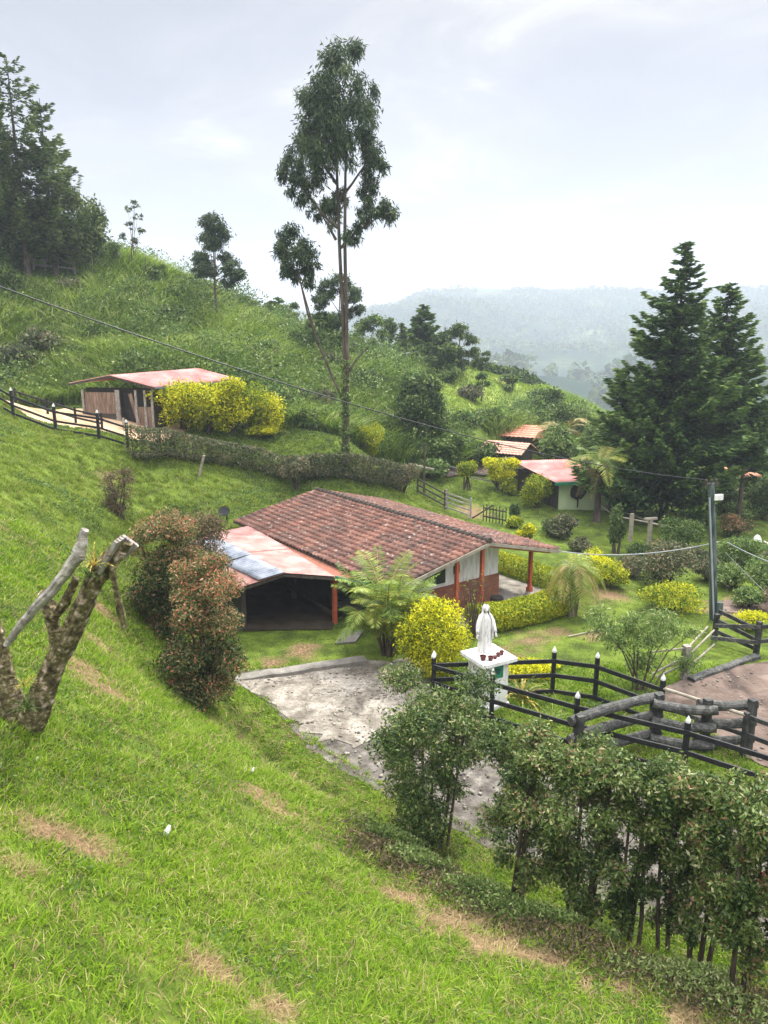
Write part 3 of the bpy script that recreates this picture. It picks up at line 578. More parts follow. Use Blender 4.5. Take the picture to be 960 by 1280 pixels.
# ================================================================== statue on its pedestal
PB = np.array([2.94,19.35,0.]); PZ = 1.5; PA = R(28)
ped = thing('pedestal', 'white painted square pedestal carrying the robed statue', 'pedestal', PB)
m_ = MB(); m_.box(PB+[0,0,.7], (.8,.8,1.42), PA); m_.box(PB+[0,0,.06], (.9,.9,.14), PA); m_.build('column', MAT['white_paint'], ped)
m_ = MB(); m_.box(PB+[0,0,PZ-.05], (1.14,1.14,.1), PA); m_.box(PB+[0,0,PZ-.13], (.96,.96,.06), PA); m_.build('slab', MAT['white_paint'], ped)
fx, fy = math.sin(PA), -math.cos(PA)
m_ = MB(); m_.box(PB+np.array([fx*.405+.06*math.cos(PA), fy*.405+.06*math.sin(PA), 1.12]), (.3,.012,.36), PA); pl_ = m_.build('plaque', MAT['green_paint'], ped)
m_ = MB(); rg = np.random.RandomState(3); cc = PB+np.array([fx*.413-.0*math.cos(PA), fy*.413, 1.15])
m_.slab([cc+np.array([math.cos(PA)*r_*math.cos(t_)-.0, math.sin(PA)*r_*math.cos(t_), r_*.8*math.sin(t_)]) for t_, r_ in zip(np.linspace(0,2*math.pi,14,endpoint=False), .08+.06*rg.rand(14))], (fx,fy,0), .01)
m_.build('emblem', MAT['dark_green_paint'], pl_)
def statue(base, h, rot):
    """standing robed figure with a long veil, arms lowered and open"""
    n = 48; V = []; zs = [0,.015,.05,.12,.2,.3,.4,.5,.58,.66,.72,.77,.805,.83,.85]
    ws = [.15,.155,.15,.142,.138,.135,.136,.138,.136,.132,.124,.1,.06,.045,.04]; ds = [.12,.12,.115,.105,.1,.097,.095,.094,.092,.088,.082,.07,.052,.045,.042]
    for z, a, b in zip(zs, ws, ds):
        fold = .012*max(0, 1-z/.78)+.003
        for k in range(n):
            t = 2*math.pi*k/n; f = 1+(fold/.12)*(.6*math.sin(11*t+z*3)+.5*math.sin(17*t+1.3-z*5)+.35*math.sin(29*t))
            V.append((a*f*math.cos(t), b*f*math.sin(t), z))
    F = [(i*n+k, i*n+(k+1)%n, (i+1)*n+(k+1)%n, (i+1)*n+k) for i in range(len(zs)-1) for k in range(n)]+[tuple(range(n))[::-1], tuple(range((len(zs)-1)*n, len(zs)*n))]
    mb = MB(); mb.add(V, F)
    # head with face
    hv = []; m1, m2 = 22, 28
    for i in range(m1+1):
        ph = math.pi*i/m1
        for k in range(m2):
            th = 2*math.pi*k/m2; x = math.sin(ph)*math.cos(th); y = math.sin(ph)*math.sin(th); z = -math.cos(ph)
            X = .052*x*(1-.16*(z < 0)*-z); Y = .06*y; Z = .074*z
            if y < 0:
                fr = max(0, -y)
                Y -= .016*math.exp(-((x/.17)**2+((z+.1)/.28)**2))*fr      # nose
                Y += .008*(math.exp(-(((x-.38)/.2)**2+((z-.12)/.16)**2))+math.exp(-(((x+.38)/.2)**2+((z-.12)/.16)**2)))  # eye sockets
                Y -= .006*math.exp(-((x/.28)**2+((z+.45)/.09)**2)); Y -= .006*math.exp(-((x/.25)**2+((z+.8)/.2)**2))
            hv.append((X, Y-.008, Z+.925))
    mb.add(hv, [(i*m2+k, i*m2+(k+1)%m2, (i+1)*m2+(k+1)%m2, (i+1)*m2+k) for i in range(m1) for k in range(m2)])
    def tf(A): A = np.asarray(A, float); c, s = math.cos(rot), math.sin(rot); return (A@np.array([[c,s,0],[-s,c,0],[0,0,1]]))*h+np.asarray(base)
    # arms with open hands
    for sg in (-1, 1):
        mb.tube([(sg*.085,0,.76),(sg*.135,-.005,.68),(sg*.16,-.02,.58),(sg*.175,-.055,.5),(sg*.187,-.08,.455)], [.045,.046,.045,.04,.03], 12)
        mb.tube([(sg*.185,-.078,.46),(sg*.19,-.088,.435),(sg*.193,-.094,.415),(sg*.195,-.098,.4)], [.013,.015,.018,.014], 8)
        for f_, (dx, ln) in enumerate(((-.012,.04),(-.004,.046),(.004,.044),(.012,.034))):
            b0 = np.array([sg*.194+dx, -.096, .405]); mb.tube([b0, b0+[sg*.003+dx*.3,-.008,-ln*.5], b0+[sg*.004+dx*.5,-.022,-ln]], [.0052,.0048,.0035], 6)
        b0 = np.array([sg*.18, -.095, .43]); mb.tube([b0, b0+[-sg*.012,-.01,-.012], b0+[-sg*.016,-.02,-.028]], [.006,.005,.004], 6)
    mb.V = [tf(a) for a in mb.V]
    st = thing('statue', 'white statue of a veiled robed woman with lowered open hands on the pedestal', 'statue', base)
    mb.build('body', MAT['statue_paint'], st, smooth=True)
    # veil, open at the front
    n = 34; V = []; V2 = []; prof = [(.0,1.012,.0),(.035,1.0,.03),(.06,.97,.055),(.069,.93,.066),(.068,.88,.064),(.075,.83,.066),(.12,.78,.085),(.152,.7,.1),(.163,.6,.112),(.165,.5,.118),(.16,.4,.12),(.155,.3,.122)]
    for off in (0, .008):
        for a, z, b in prof:
            op = .95 if z > .84 else .75
            for k in range(n):
                t = -math.pi/2+op+(2*math.pi-2*op)*k/(n-1); f = 1+.06*math.sin(13*t)*(z < .8)+.03*math.sin(23*t)*(z < .8)
                if k in (0, n-1): f *= .96
                V.append(((a+off)*f*math.cos(t), (b+off)*f*math.sin(t)+.004, z+off*.4))
    m = len(prof); q = m*n
    F = [(i*n+k, i*n+k+1, (i+1)*n+k+1, (i+1)*n+k) for i in range(m-1) for k in range(n-1)]; F += [tuple(a+q for a in f[::-1]) for f in F]
    for i in range(m-1): F += [(i*n, (i+1)*n, (i+1)*n+q, i*n+q), (i*n+n-1, i*n+n-1+q, (i+1)*n+n-1+q, (i+1)*n+n-1)]
    F += [((m-1)*n+k, (m-1)*n+k+1, (m-1)*n+k+1+q, (m-1)*n+k+q) for k in range(n-1)]
    mk('veil', tf(V), F, MAT['statue_paint'], st, smooth=True)
    m_ = MB(); m_.lathe([(.19*h,0),(.2*h,.03),(.17*h,.05)], base, 20); m_.build('plinth', MAT['statue_paint'], st)
statue(PB+np.array([-.1,.12,PZ+.0]), 1.42, R(12))
pots = [(-.32,-.26,.085,.13,'dark red votive pot nearest the left corner of the pedestal slab'),(-.15,-.38,.075,.12,'dark pot second from left on the pedestal slab'),(.03,-.34,.06,.08,'small low red pot in the middle of the pedestal slab'),
        (.2,-.26,.07,.1,'dark red pot second from right on the pedestal slab'),(.36,-.2,.065,.11,'dark pot nearest the right corner of the pedestal slab')]
for dx, dy, r_, h_, lb in pots:
    c = PB+np.array([dx*math.cos(PA)-dy*math.sin(PA)-.05, dx*math.sin(PA)+dy*math.cos(PA), PZ+.001])
    t = thing('pot', lb, 'pot', c, 'pots at the foot of the statue')
    m_ = MB(); m_.lathe([(r_*.7,0),(r_,h_*.8),(r_*1.1,h_*.82),(r_*1.1,h_),(r_*.85,h_),(r_*.8,h_*.7)], c, 12); m_.build('pot_body', MAT['pot_red'], t)

# ================================================================== fences
def post(mb, b, top, w=.1): mb.box(((b[0]), b[1], (b[2]-.15+top)/2), (w, w, top-b[2]+.15), .5)
def fence(name, label, P, hts, mat, ph=1.35, pw=.11, rw=.045, rh=.12, cap=True, ground=None, cat='fence', group=None, wob=0, off=.06):
    P = [np.array([p[0], p[1], float(H(p[0], p[1])) if ground is None else ground]) for p in P]
    t = thing(name, label, cat, P[0], group); rg = np.random.RandomState(len(P))
    for p in P:
        m_ = MB(); l = (rg.rand(2)-.5)*wob; m_.beam(p-[0,0,.15], p+[l[0],l[1],ph], pw, pw, (0,1,.01)); o = m_.build('post', MAT[mat], t)
        if cap: m_ = MB(); m_.lathe([(pw*.62,0),(pw*.62,.05),(pw*.45,.09),(.01,.17)], p+[l[0],l[1],ph], 4); m_.build('post_cap', MAT['white_paint'], o)
    for a, b in zip(P[:-1], P[1:]):
        s = nrm(np.cross(b-a, (0,0,1)))*off
        for h_ in hts:
            j = (rg.rand(2)-.5)*wob
            m_ = MB(); m_.beam(a+s+[0,0,h_+j[0]], b+s+[0,0,h_+j[1]], rw, rh); m_.build('rail', MAT[mat], t)
    return t
fence('black_fence', 'long black rail fence with white pointed caps running in front of the pedestal', FEN, (1.12,.62,.12), 'black_paint', ground=0., off=.08)
BF = [at(542,822,1.35)+[.02,.1,0], at(693,815,1.35), at(747,822,1.35), at(829,850,1.35)]
fence('black_fence', 'black rail fence behind the pedestal beside the lawn', BF, (1.1,.66,.16), 'black_paint', ground=0., off=.07)
q0 = BF[-1]; QR = [q0, at(934,893,1.15), at(1040,932,1.15)]
t = thing('rail_fence', 'thin pale handrail and black lower rail beside the dirt paddock', 'fence', (q0[0],q0[1],0))
m_ = MB(); m_.tube([q0[:2].tolist()+[1.12], QR[1][:2].tolist()+[1.12]], .045, 8); m_.build('rail', MAT['pale_wood'], t)
for hh in (1.1,.62):
    m_ = MB(); m_.beam((QR[1][0],QR[1][1],hh), (QR[2][0],QR[2][1],hh), .05, .11); m_.build('rail', MAT['worn_black'], t)
m_ = MB(); m_.beam((q0[0],q0[1],.6), (QR[1][0],QR[1][1],.6), .05, .1); m_.build('rail', MAT['worn_black'], t)
for p in QR[1:]: m_ = MB(); m_.box((p[0],p[1],.55), (.11,.11,1.3), .4); m_.build('post', MAT['worn_black'], t)
# weathered log barrier: three bays, three tiers of thick logs
LB = [at(722,905,1.2), at(823,875,1.25), at(884,884,1.2), at(940,882,1.25)]
lg = thing('log_barrier', 'barrier of thick weathered grey logs stacked in three tiers beside the paddock', 'barrier', (LB[1][0],LB[1][1],0))
rg = np.random.RandomState(8)
for i, (a, b) in enumerate(zip(LB[:-1], LB[1:])):
    for z in (1.2,.72,.24):
        a_ = np.array([a[0],a[1],z+.05*rg.rand()]); b_ = np.array([b[0],b[1],z+.06*rg.rand()])
        sft = np.array([0,-.16 if i%2 else .12,0]); d = nrm(b_-a_)*.18
        pts = [a_+sft-d+(b_-a_+2*d)*k/6+[0,0,-.07*math.sin(k/6*math.pi)*(1 if i else -1)] for k in range(7)]
        m_ = MB(); m_.tube(pts, [.115,.125,.13,.125,.12,.13,.115], 12, wob=.1, seed=int(z*100)+i); m_.build('log', MAT['log_wood'], lg, smooth=False)
for p in LB[1:]+[mid(LB[0],LB[1],.02)]:
    m_ = MB(); m_.box((p[0],p[1]-.02,.65), (.17,.17,1.55), .3); m_.build('post', MAT['worn_black'], lg)
m_ = MB(); m_.tube([(LB[1][0]-.1,LB[1][1]+.1,1.3),(LB[1][0],LB[1][1]+.12,.1)], .09, 8); m_.build('post', MAT['log_wood'], lg)

# right side fence and pole gate
pr = at(945,818,0); t = thing('dark_fence', 'dark weathered plank fence beyond the paddock at the right edge', 'fence', pr)
for p, hh in ((pr,1.15), (at(1010,812,0),1.15), (at(893,800,0),.95)): m_ = MB(); m_.box((p[0],p[1],hh/2-.1), (.14,.14,hh+.2), .3); m_.build('post', MAT['worn_black'], t)
pL = at(893,800,0); pR_ = at(1010,812,0)
for (a, za, b, zb, mt) in ((pL,1.1,pr,.85,'worn_black'),(pL,.75,pr,.5,'worn_black'),(pL,.35,pr,.2,'worn_black'),(at(885,815,0),.55,pr,.45,'log_wood'),(pr,1.0,pR_,1.0,'worn_black'),(pr,.5,pR_,.5,'worn_black'),(at(890,805,0),.7,pr,1.0,'log_wood')):
    m_ = MB(); m_.beam((a[0],a[1]-.1,za), (b[0],b[1]-.1,zb), .05, .13); m_.build('rail', MAT[mt], t)
pg = at(855,849,0); t = thing('pole_gate', 'light pole gate with slanting bars on a short grey post', 'gate', pg)
m_ = MB(); m_.box((pg[0],pg[1],.5), (.2,.2,1.2), .3); m_.build('post', MAT['grey_wood'], t)
for a, za, b, zb in ((at(808,852,0),.95,pg,1.02),(pg,1.0,at(880,829,0),1.25),(pg,.7,at(888,832,0),1.2),(pg,.3,at(890,835,0),.8),(at(815,850,0),.2,pg,.75),(at(820,850,0),.1,pg,.5)):
    m_ = MB(); m_.tube([(a[0],a[1],za),(b[0],b[1],zb)], .03, 7); m_.build('bar', MAT['pale_wood'] if zb > .78 else MAT['grey_wood'], t)
rough_beam('garden_edging', at(862,852,0), at(946,822,0), .25, .13, MAT['log_wood'], 'low mossy edging between the lawn and the paddock', 'edging', seed=4)

# loose stones on the drive and the paddock
rg = np.random.RandomState(12); V = []; F = []; k = 0
for P_, n_ in ((PR, 1500), (PP, 900), (PC, 260), (PQ, 120)):
    A_ = np.array(P_); x0, y0 = A_.min(0); x1, y1 = A_.max(0); X_ = x0+(x1-x0)*rg.rand(n_*3); Y_ = y0+(y1-y0)*rg.rand(n_*3); ok = inpoly(X_, Y_, P_)&(fbm(X_*.9, Y_*.9, 3) > -.06)
    for x_, y_ in zip(X_[ok][:n_], Y_[ok][:n_]):
        s_ = .018+.05*rg.rand()**3; c = np.array([x_, y_, float(H(x_, y_))+.03+s_*.2]); o8 = np.array([[1,0,0],[0,1,0],[-1,0,0],[0,-1,0],[0,0,.7],[0,0,-.5]])*s_*(.6+.7*rg.rand(6,3)); a_ = rg.rand()*6; o8 = o8@np.array([[math.cos(a_),math.sin(a_),0],[-math.sin(a_),math.cos(a_),0],[0,0,1]])
        V.append(c+o8); F += [(k,k+1,k+4),(k+1,k+2,k+4),(k+2,k+3,k+4),(k+3,k,k+4),(k+1,k,k+5),(k+2,k+1,k+5),(k+3,k+2,k+5),(k,k+3,k+5)]; k += 6
tag(mk('pebbles', np.concatenate(V), np.array(F), MAT['concrete']), 'loose pebbles and grit on the drive and the dirt paddock', 'pebbles', kind='stuff')
# utility pole, cables
UP = at(893,775,0); UPT = atY(889,604,UP[1]+.001)
t = thing('utility_pole', 'tall grey green utility pole standing beside the dirt track', 'utility pole', UP)
m_ = MB(); m_.tube([UP-[0,0,.3], mid(UP,UPT,.5), UPT], [.15,.13,.11], 12); m_.build('pole', MAT['pole_concrete'], t)
m_ = MB(); m_.tube([UP+[-.1,-.17,.1], UPT+[-.07,-.14,-.5]], .03, 6); m_.build('conduit', MAT['pale_cable'], t)
m_ = MB(); m_.box(UPT+[.02,0,-.05], (.5,.08,.1), .2); m_.build('cross_arm', MAT['dark_plank'], t)
for k in (-.2,.0,.2): m_ = MB(); m_.lathe([(.03,0),(.06,.03),(.04,.07),(.06,.1),(.03,.15)], UPT+[k*.98,k*.2,0], 8); m_.build('insulator', MAT['dark_plank'], t)
m_ = MB(); m_.box(UPT+[.28,-.05,-.5], (.34,.1,.2), .2); m_.build('lamp_box', MAT['white_paint'], t)
m_ = MB(); m_.box(UP+[.05,-.17,.5], (.22,.12,.5)); m_.build('meter_box', MAT['pole_concrete'], t)
def cable(label, a, b, sag, r=.018, mat='cable', n=26):
    a = np.array(a, float); b = np.array(b, float)
    pts = [a+(b-a)*k/n-np.array([0,0,sag*4*(k/n)*(1-k/n)]) for k in range(n+1)]
    m_ = MB(); m_.tube(pts, r, 5); tag(m_.build('cable', MAT[mat], smooth=True), label, 'cable', 'cables strung from the utility pole')
cable('long thick dark cable sagging from the upper left hillside to the pole top', atY(-110,318,12.5), UPT+[-.2,0,.12], .62, .014)
cable('pale cable from the farmhouse roof corner to the middle of the utility pole', hp(.05,3.93,1.9), UP+[-.15,0,3.0], .3, .02, 'pale_cable')
cable('pale cable leaving the middle of the utility pole to the right edge', UP+[.15,0,3.0], at(1060,725,2.2), .25, .016, 'pale_cable')
cable('thin stay wire slanting from the utility pole down to the ground', UP+[.15,0,2.6], at(985,768,.0)+[0,0,0], .02, .012, 'pale_cable')

# ================================================================== stable on the left
sb = onY(190, 43.5); SZ = 5.55
def P3(u, v, Y): return atY(u, v, Y)
st = thing('stable', 'brown plank stable with a faded red metal roof below the hillside', 'stable', sb)
# front gable wall faces the camera; wall corners
A0, A1 = P3(106,518,43.0), P3(192,524,42.2)            # front wall feet
zb = SZ; D_ = nrm(np.r_[(A1-A0)[:2], 0]); Bk = np.array([.42,.9,0]); Bk = Bk/np.linalg.norm(Bk)
gl, gr, ga = P3(86,479,43.2), P3(193,484,42.0), P3(137,469,42.6)
def wallq(a, b, z0, z1): return [(a[0],a[1],z0),(b[0],b[1],z0),(b[0],b[1],z1),(a[0],a[1],z1)]
tl = lambda k: mid(A0, A1, k)
def panel(k0, k1, z0, z1, mt, name='wall_panel', off=0): 
    m_ = MB(); n = np.array([D_[1],-D_[0],0]); a, b = tl(k0)+n*off, tl(k1)+n*off; m_.slab(wallq(a, b, z0, z1), -n, .07); return m_.build(name, MAT[mt], st)
zt = SZ+1.75
panel(0,.5,SZ+.55,zt,'old_plank'); panel(0,.5,SZ-.3,SZ+.53,'dark_plank'); panel(.76,1,SZ-.3,SZ+.95,'old_plank')
panel(.5,.76,SZ-.3,SZ+1.75,'black_and_shade','doorway',-.3); panel(.76,1.,SZ+.95,zt,'black_and_shade','stall_shade',-.3); panel(0,1.,zt,zt+.25,'black_and_shade','gable_shade',-.35)  # near-black panels paint the shade inside door, stall and gable openings
for k in (0,.49,.52,.77,.9,1.0):
    m_ = MB(); q = tl(k); m_.box((q[0],q[1]-.05,SZ+.8), (.12,.12,2.2)); m_.build('post', MAT['grey_wood'], st)
m_ = MB(); a, b = tl(.64), tl(.8); m_.beam((a[0]+.2,a[1]-.08,SZ+1.7), (b[0],b[1]-.08,SZ-.1), .04, .22); m_.build('leaning_board', MAT['old_plank'], st)
m_ = MB(); m_.slab(wallq(A1, A1+Bk*9, SZ-.4, zt), (-.9,.4,0), .08); m_.slab(wallq(A0, A0+Bk*9, SZ-.4, zt), (.9,-.4,0), .08); m_.build('side_wall', MAT['dark_plank'], st)
gB = Bk*4.6+np.array([2.1,0,.25])
corr('roof_sheet', ga, ga+gB*1., gr+gB*1., gr, 26, MAT['red_metal'], st, .025, .02, rows=2)
corr('roof_sheet', ga, ga+gB*1., gl+gB*1., gl, 26, MAT['red_metal'], st, .025, .02, rows=2)
m_ = MB(); m_.beam(gl+[0,0,-.08], ga+[0,-.02,-.08], .06, .12); m_.beam(ga+[0,-.02,-.08], gr+[0,0,-.08], .06, .12); m_.build('barge_board', MAT['dark_plank'], st)
m_ = MB(); m_.beam(gr+[0,0,-.06], gr+gB+[0,0,-.06], .05, .1); m_.build('gutter', MAT['grey_metal'], st)
# fence of the stable yard
SF = [onY(-60,37.6), onY(17,37), onY(70,36.6), onY(124,36.2), onY(160,36.8)]
fence('stable_fence', 'black rail fence along the orange earth yard below the stable', SF, (1.0,.55,.15), 'black_paint', 1.25, .12, .05, .1, cap=True)
q0, q1 = onY(78,39.6), onY(118,40); fence('stable_fence', 'short dark rail fence close in front of the stable', [onY(20,41), onY(60,40.5), onY(95,40), onY(128,39.8)], (.75,.35), 'black_paint', .9, .1, .05, .1, cap=False)
for u, Y, hh, lb, ln in ((155,40.6,.7,'short white stake beside the stable doorway',0),(199,38,1.3,'white post at the left end of the yellow bushes',.12),(248,37.5,1.1,'leaning pale stick before the yellow bushes',.35)):
    q = onY(u,Y); m_ = MB(); m_.tube([q-[0,0,.1], q+[ln,0,hh]], .07, 7); o = m_.build('stake', MAT['pale_wood']); tag(o, lb, 'stake')
# wooden fence high on the hill
RF = [onY(42,60.2), onY(57,60.4), onY(72,60.6), onY(94,60.8)]
fence('ranch_fence', 'weathered pale wooden fence under the pines at the hilltop', RF, (.75,.35), 'pale_wood', 1.0, .13, .05, .13, cap=False)

# ================================================================== gate and fence behind the house
GF = [onY(522,44.5), onY(556,43.2)]
fence('paddock_fence', 'dark rail fence running from the clipped hedge to the gate', GF, (.95,.6,.25), 'dark_plank', 1.15, .12, .05, .09, cap=False, wob=.05)
fence('paddock_fence', 'far dark rail fence crossing the brown track behind the gate', [onY(545,49), onY(585,48.5), onY(628,48)], (.8,.4), 'grey_wood', 1.0, .1, .05, .08, cap=False)
t = thing('farm_gate', 'grey wooden bar gate at the head of the bare path', 'gate', onY(580,42.6))
ga0, ga1 = onY(556,43.0), onY(588,42.3)
for hh in (.2,.5,.8,1.05): m_ = MB(); m_.beam(ga0+[0,0,hh], ga1+[0,0,hh], .04, .08); m_.build('bar', MAT['grey_wood'], t)
for p in (ga0+[.1,0,0], ga1): m_ = MB(); m_.box(p+[0,0,.6], (.1,.1,1.3)); m_.build('post', MAT['grey_wood'], t)
ga2 = onY(632,41.5)
t = thing('farm_gate', 'dark slatted gate section below the round yellow tree', 'gate', ga2)
for k in np.linspace(0,1,8): q = mid(onY(604,42.2), ga2, k); m_ = MB(); m_.beam(q-[0,0,.1], q+[0,0,.95+.1*(k*7%2)], .07, .05, (1,0,0)); m_.build('slat', MAT['dark_plank'], t)
for hh in (.3,.8): m_ = MB(); m_.beam(onY(604,42.2)+[0,-.06,hh], ga2+[0,-.06,hh], .04, .08); m_.build('bar', MAT['dark_plank'], t)
m_ = MB(); m_.beam(onY(590,42.2)+[0,-.1,.1], onY(615,42.2)+[0,-.1,1.0], .05, .08); m_.build('brace', MAT['dark_plank'], t)

# ================================================================== green shed
gs = at(700,640,-.1)
t = thing('shed', 'pale green shed with a red corrugated roof and dark plank side', 'shed', gs)
S0 = at(698,638,-.1); S1 = at(770,641,-.1); S1 = np.array([S1[0], S0[1]+.6, -.1]); SL = np.array([S0[0]-2.0, S0[1]+3.4, -.1])
fr_ = nrm(S1-S0); nf = np.array([fr_[1],-fr_[0],0])
m_ = MB(); m_.slab([S0-[0,0,.4], S1-[0,0,.4], S1+[0,0,1.72], S0+[0,0,1.72]], -nf, .1); m_.build('front_wall', MAT['pale_green_paint'], t)
m_ = MB(); m_.slab([S0-[0,0,.4]+[0,.11,0], SL-[0,0,.4], SL+[0,0,2.1], S0+[0,.11,1.75]], (.8,.5,0), .1); m_.build('side_wall', MAT['dark_plank'], t)
bk = (SL-S0)
m_ = MB(); m_.slab([S1-[0,0,.4], S1+bk-[0,0,.4], S1+bk+[0,0,2.1], S1+[0,0,1.75]], (-.8,-.5,0), .1); m_.slab([SL-[0,0,.4], SL+(S1-S0)-[0,0,.4], SL+(S1-S0)+[0,0,2.1], SL+[0,0,2.1]], nf, .1); m_.build('back_wall', MAT['dark_plank'], t)
ro = np.array([0,0,1.85]); e_ = nf*.3
RA, RB = S0+ro+e_-fr_*.45, S1+ro+e_+fr_*.3; RC, RD_ = S1+bk+ro+[0,0,.75], S0+bk+ro-fr_*.45+[0,0,.75]
corr('roof_sheet', RD_, RC, RB, RA, 24, MAT['red_metal'], t, .025, .02, rows=2)
m_ = MB(); m_.beam(RA+[0,-.03,-.1], RB+[0,-.03,-.1], .05, .2); m_.build('fascia', MAT['green_paint'], t)
# dark cut-out tree emblem fixed on its front wall
ec = mid(S0,S1,.36)+nf*.02+[0,0,1.0]; rg = np.random.RandomState(6); m_ = MB()
m_.slab([ec+fr_*r_*math.cos(a_)+np.array([0,0,r_*.95*math.sin(a_)+.15]) for a_, r_ in zip(np.linspace(0,2*math.pi,26,endpoint=False), .46+.12*rg.rand(26)) if not (3.9 < a_ < 4.35 or 5.3 < a_ < 5.9)], nf, .03)
m_.slab([ec-fr_*.04+[0,0,-.85], ec+fr_*.04+[0,0,-.85], ec+fr_*.05, ec-fr_*.05], nf, .028); m_.build('emblem', MAT['black_and_shade'], t)
# pale tarpaulin leaning at its right side
q = S1+fr_*.2; V = []
for i in range(9):
    for j in range(7):
        s_, t_ = i/8, j/6; V.append((q[0]+s_*1.5*(t_**1.6), q[1]-.2-.25*math.sin(s_*7)*t_*.5, -.3+(1-t_)*2.0))
F = [(i*7+j, i*7+j+1, (i+1)*7+j+1, (i+1)*7+j) for i in range(8) for j in range(6)]
V = np.array(V); F2 = [tuple(a+63 for a in f[::-1]) for f in F]
tag(mk('tarpaulin', np.vstack([V, V+[0,.03,0]]), F+F2, MAT['kerb'], smooth=True), 'pale tarpaulin draped down from the right end of the green shed', 'tarpaulin')
# tee-topped and plain wooden posts to the right of the shed
for u, v, hh, tee, lb in ((788,672,1.55,0,'plain weathered post between the column cypress and the conifers'),(811,678,1.5,1,'weathered post with a short crossbar under the tall conifers')):
    q = at(u,v,-.3); q[2] = float(H(q[0],q[1])); t = thing('wooden_post', lb, 'post', q)
    m_ = MB(); m_.box(q+[0,0,hh/2-.1], (.17,.17,hh+.2), .3); m_.build('upright', MAT['pale_wood'], t)
    if tee: m_ = MB(); m_.box(q+[0,0,hh+.06], (.75,.14,.12), .3); m_.build('crossbar', MAT['pale_wood'], t)
q = [at(745,640,-.3), at(775,660,-.3), at(840,668,-.3)]
t = thing('pole_rail', 'low pale pole rail lying between the palm and the conifers', 'rail', q[0])
for a, b, za, zb_ in ((q[0],q[1],.5,.35),(q[1],q[2],.55,.3),(q[0]+[.5,.5,0],q[2],.3,.15)): m_ = MB(); m_.tube([a+[0,0,za+.1], b+[0,0,zb_+.1]], .05, 6); m_.build('pole', MAT['pale_wood'], t)

# ================================================================== houses farther off
def hut(name, label, c, size, h_, rot, roofm, wallm, ridge, cat='house'):
    c = np.array(c, float); t = thing(name, label, cat, c); cr, sr_ = math.cos(rot), math.sin(rot); X = np.array([cr,sr_,0]); Yv = np.array([-sr_,cr,0]); a, b = size[0]/2, size[1]/2
    m_ = MB(); m_.box(c+[0,0,h_/2-.4], (size[0],size[1],h_+.8), rot); m_.build('wall', MAT[wallm], t)
    up = np.array([0,0,h_]); ra, rb = c+up+[0,0,ridge]-X*(a+.3), c+up+[0,0,ridge]+X*(a+.3)
    for s in (-1, 1):
        o = tile_slope('roof', ra, rb, rb-[0,0,ridge]+Yv*s*(b+.5), ra-[0,0,ridge]+Yv*s*(b+.5), 14, 6, MAT[roofm], t, .05, .04)
    m_ = MB(); m_.slab([ra+X*.3, c+up-X*a+Yv*b, c+up-X*a-Yv*b], X, .05); m_.build('gable', MAT[wallm], t); m_ = MB(); m_.slab([rb-X*.3, c+up+X*a-Yv*b, c+up+X*a+Yv*b], -X, .05); m_.build('gable', MAT[wallm], t)
    for k in (-.5,.4): 
        q = c+X*(k*a)-Yv*(b+.01)+[0,0,h_*.55]; w_ = MB(); w_.box(q, (.8,.05,.7), rot); w_ = w_.build('window', MAT['dark_plank'], t)
    q = c-Yv*(b+.012)+X*.0+[0,0,h_*.38]; w_ = MB(); w_.box(q, (.8,.05,h_*.76), rot); w_.build('door', MAT['old_plank'], t)
    return t
surf('pink_clay', [(.3,.14,.1),(.55,.3,.22),(.62,.42,.34)], 9, .9)  # speckled pink clay of the outbuilding roof
q = atY(655,566,60); hut('farmhouse', 'far farmhouse with orange roof above a dark wall beyond the gate', q, (4.6,3.2), 1.5, -.5, 'orange_roof', 'dark_plank', .75)
hut('outbuilding', 'low outbuilding with speckled pink tile roof before the far farmhouse', atY(634,584,55), (3.0,2.2), 1.2, -.6, 'pink_clay', 'dark_plank', .7, 'outbuilding')
# gate shelter at the far right
q = onY(922,50.5); q0 = np.array([q[0]-.9,q[1],q[2]]); t = thing('gate_shelter', 'small shelter with an orange roof over a pale post at the far right', 'shelter', q)
for k in (-1.0,.9): m_ = MB(); m_.box((q[0]+k,q[1],float(H(q[0]+k,q[1]))+.95), (.16,.16,2.3)); m_.build('post', MAT['old_plank'], t)
corr('roof_sheet', q+[-1.2,-.5,1.9], q+[1.25,-.5,1.85], q+[1.25,.6,2.2], q+[-1.2,.6,2.3], 10, MAT['orange_roof'], t, .03, .05)
m_ = MB(); m_.beam(q+[-1,0,1.5], q+[.9,0,1.5], .06, .1); m_.beam(q+[-1,0,.6], q+[.9,0,.6], .06, .1); m_.build('bar', MAT['old_plank'], t)
# plastic chair
q = onY(950,36.5) if False else at(950,690,-.8); q[2] = float(H(q[0],q[1])); t = thing('plastic_chair', 'white plastic garden chair among bushes at the right edge', 'chair', q)
m_ = MB(); m_.box(q+[0,0,.45], (.5,.48,.05), .3); m_.build('seat', MAT['white_paint'], t)
m_ = MB(); th = np.linspace(0,math.pi,9); m_.slab([q+np.array([-.24*math.cos(a_)-.1,.22,.6+.42*math.sin(a_)]) for a_ in th], (0,1,0), .04); m_.build('backrest', MAT['white_paint'], t)
for a_, b_ in ((-.2,-.2),(.2,-.2),(-.2,.2),(.2,.2)): m_ = MB(); m_.beam(q+[a_,b_,-.05], q+[a_*.9,b_*.9,.45], .05, .05, (0,1,0)); m_.build('leg', MAT['white_paint'], t)
for a_ in (-.26,.26): m_ = MB(); m_.box(q+[a_,0,.66], (.05,.45,.04)); m_.box(q+[a_,-.2,.56], (.04,.04,.2)); m_.build('armrest', MAT['white_paint'], t)
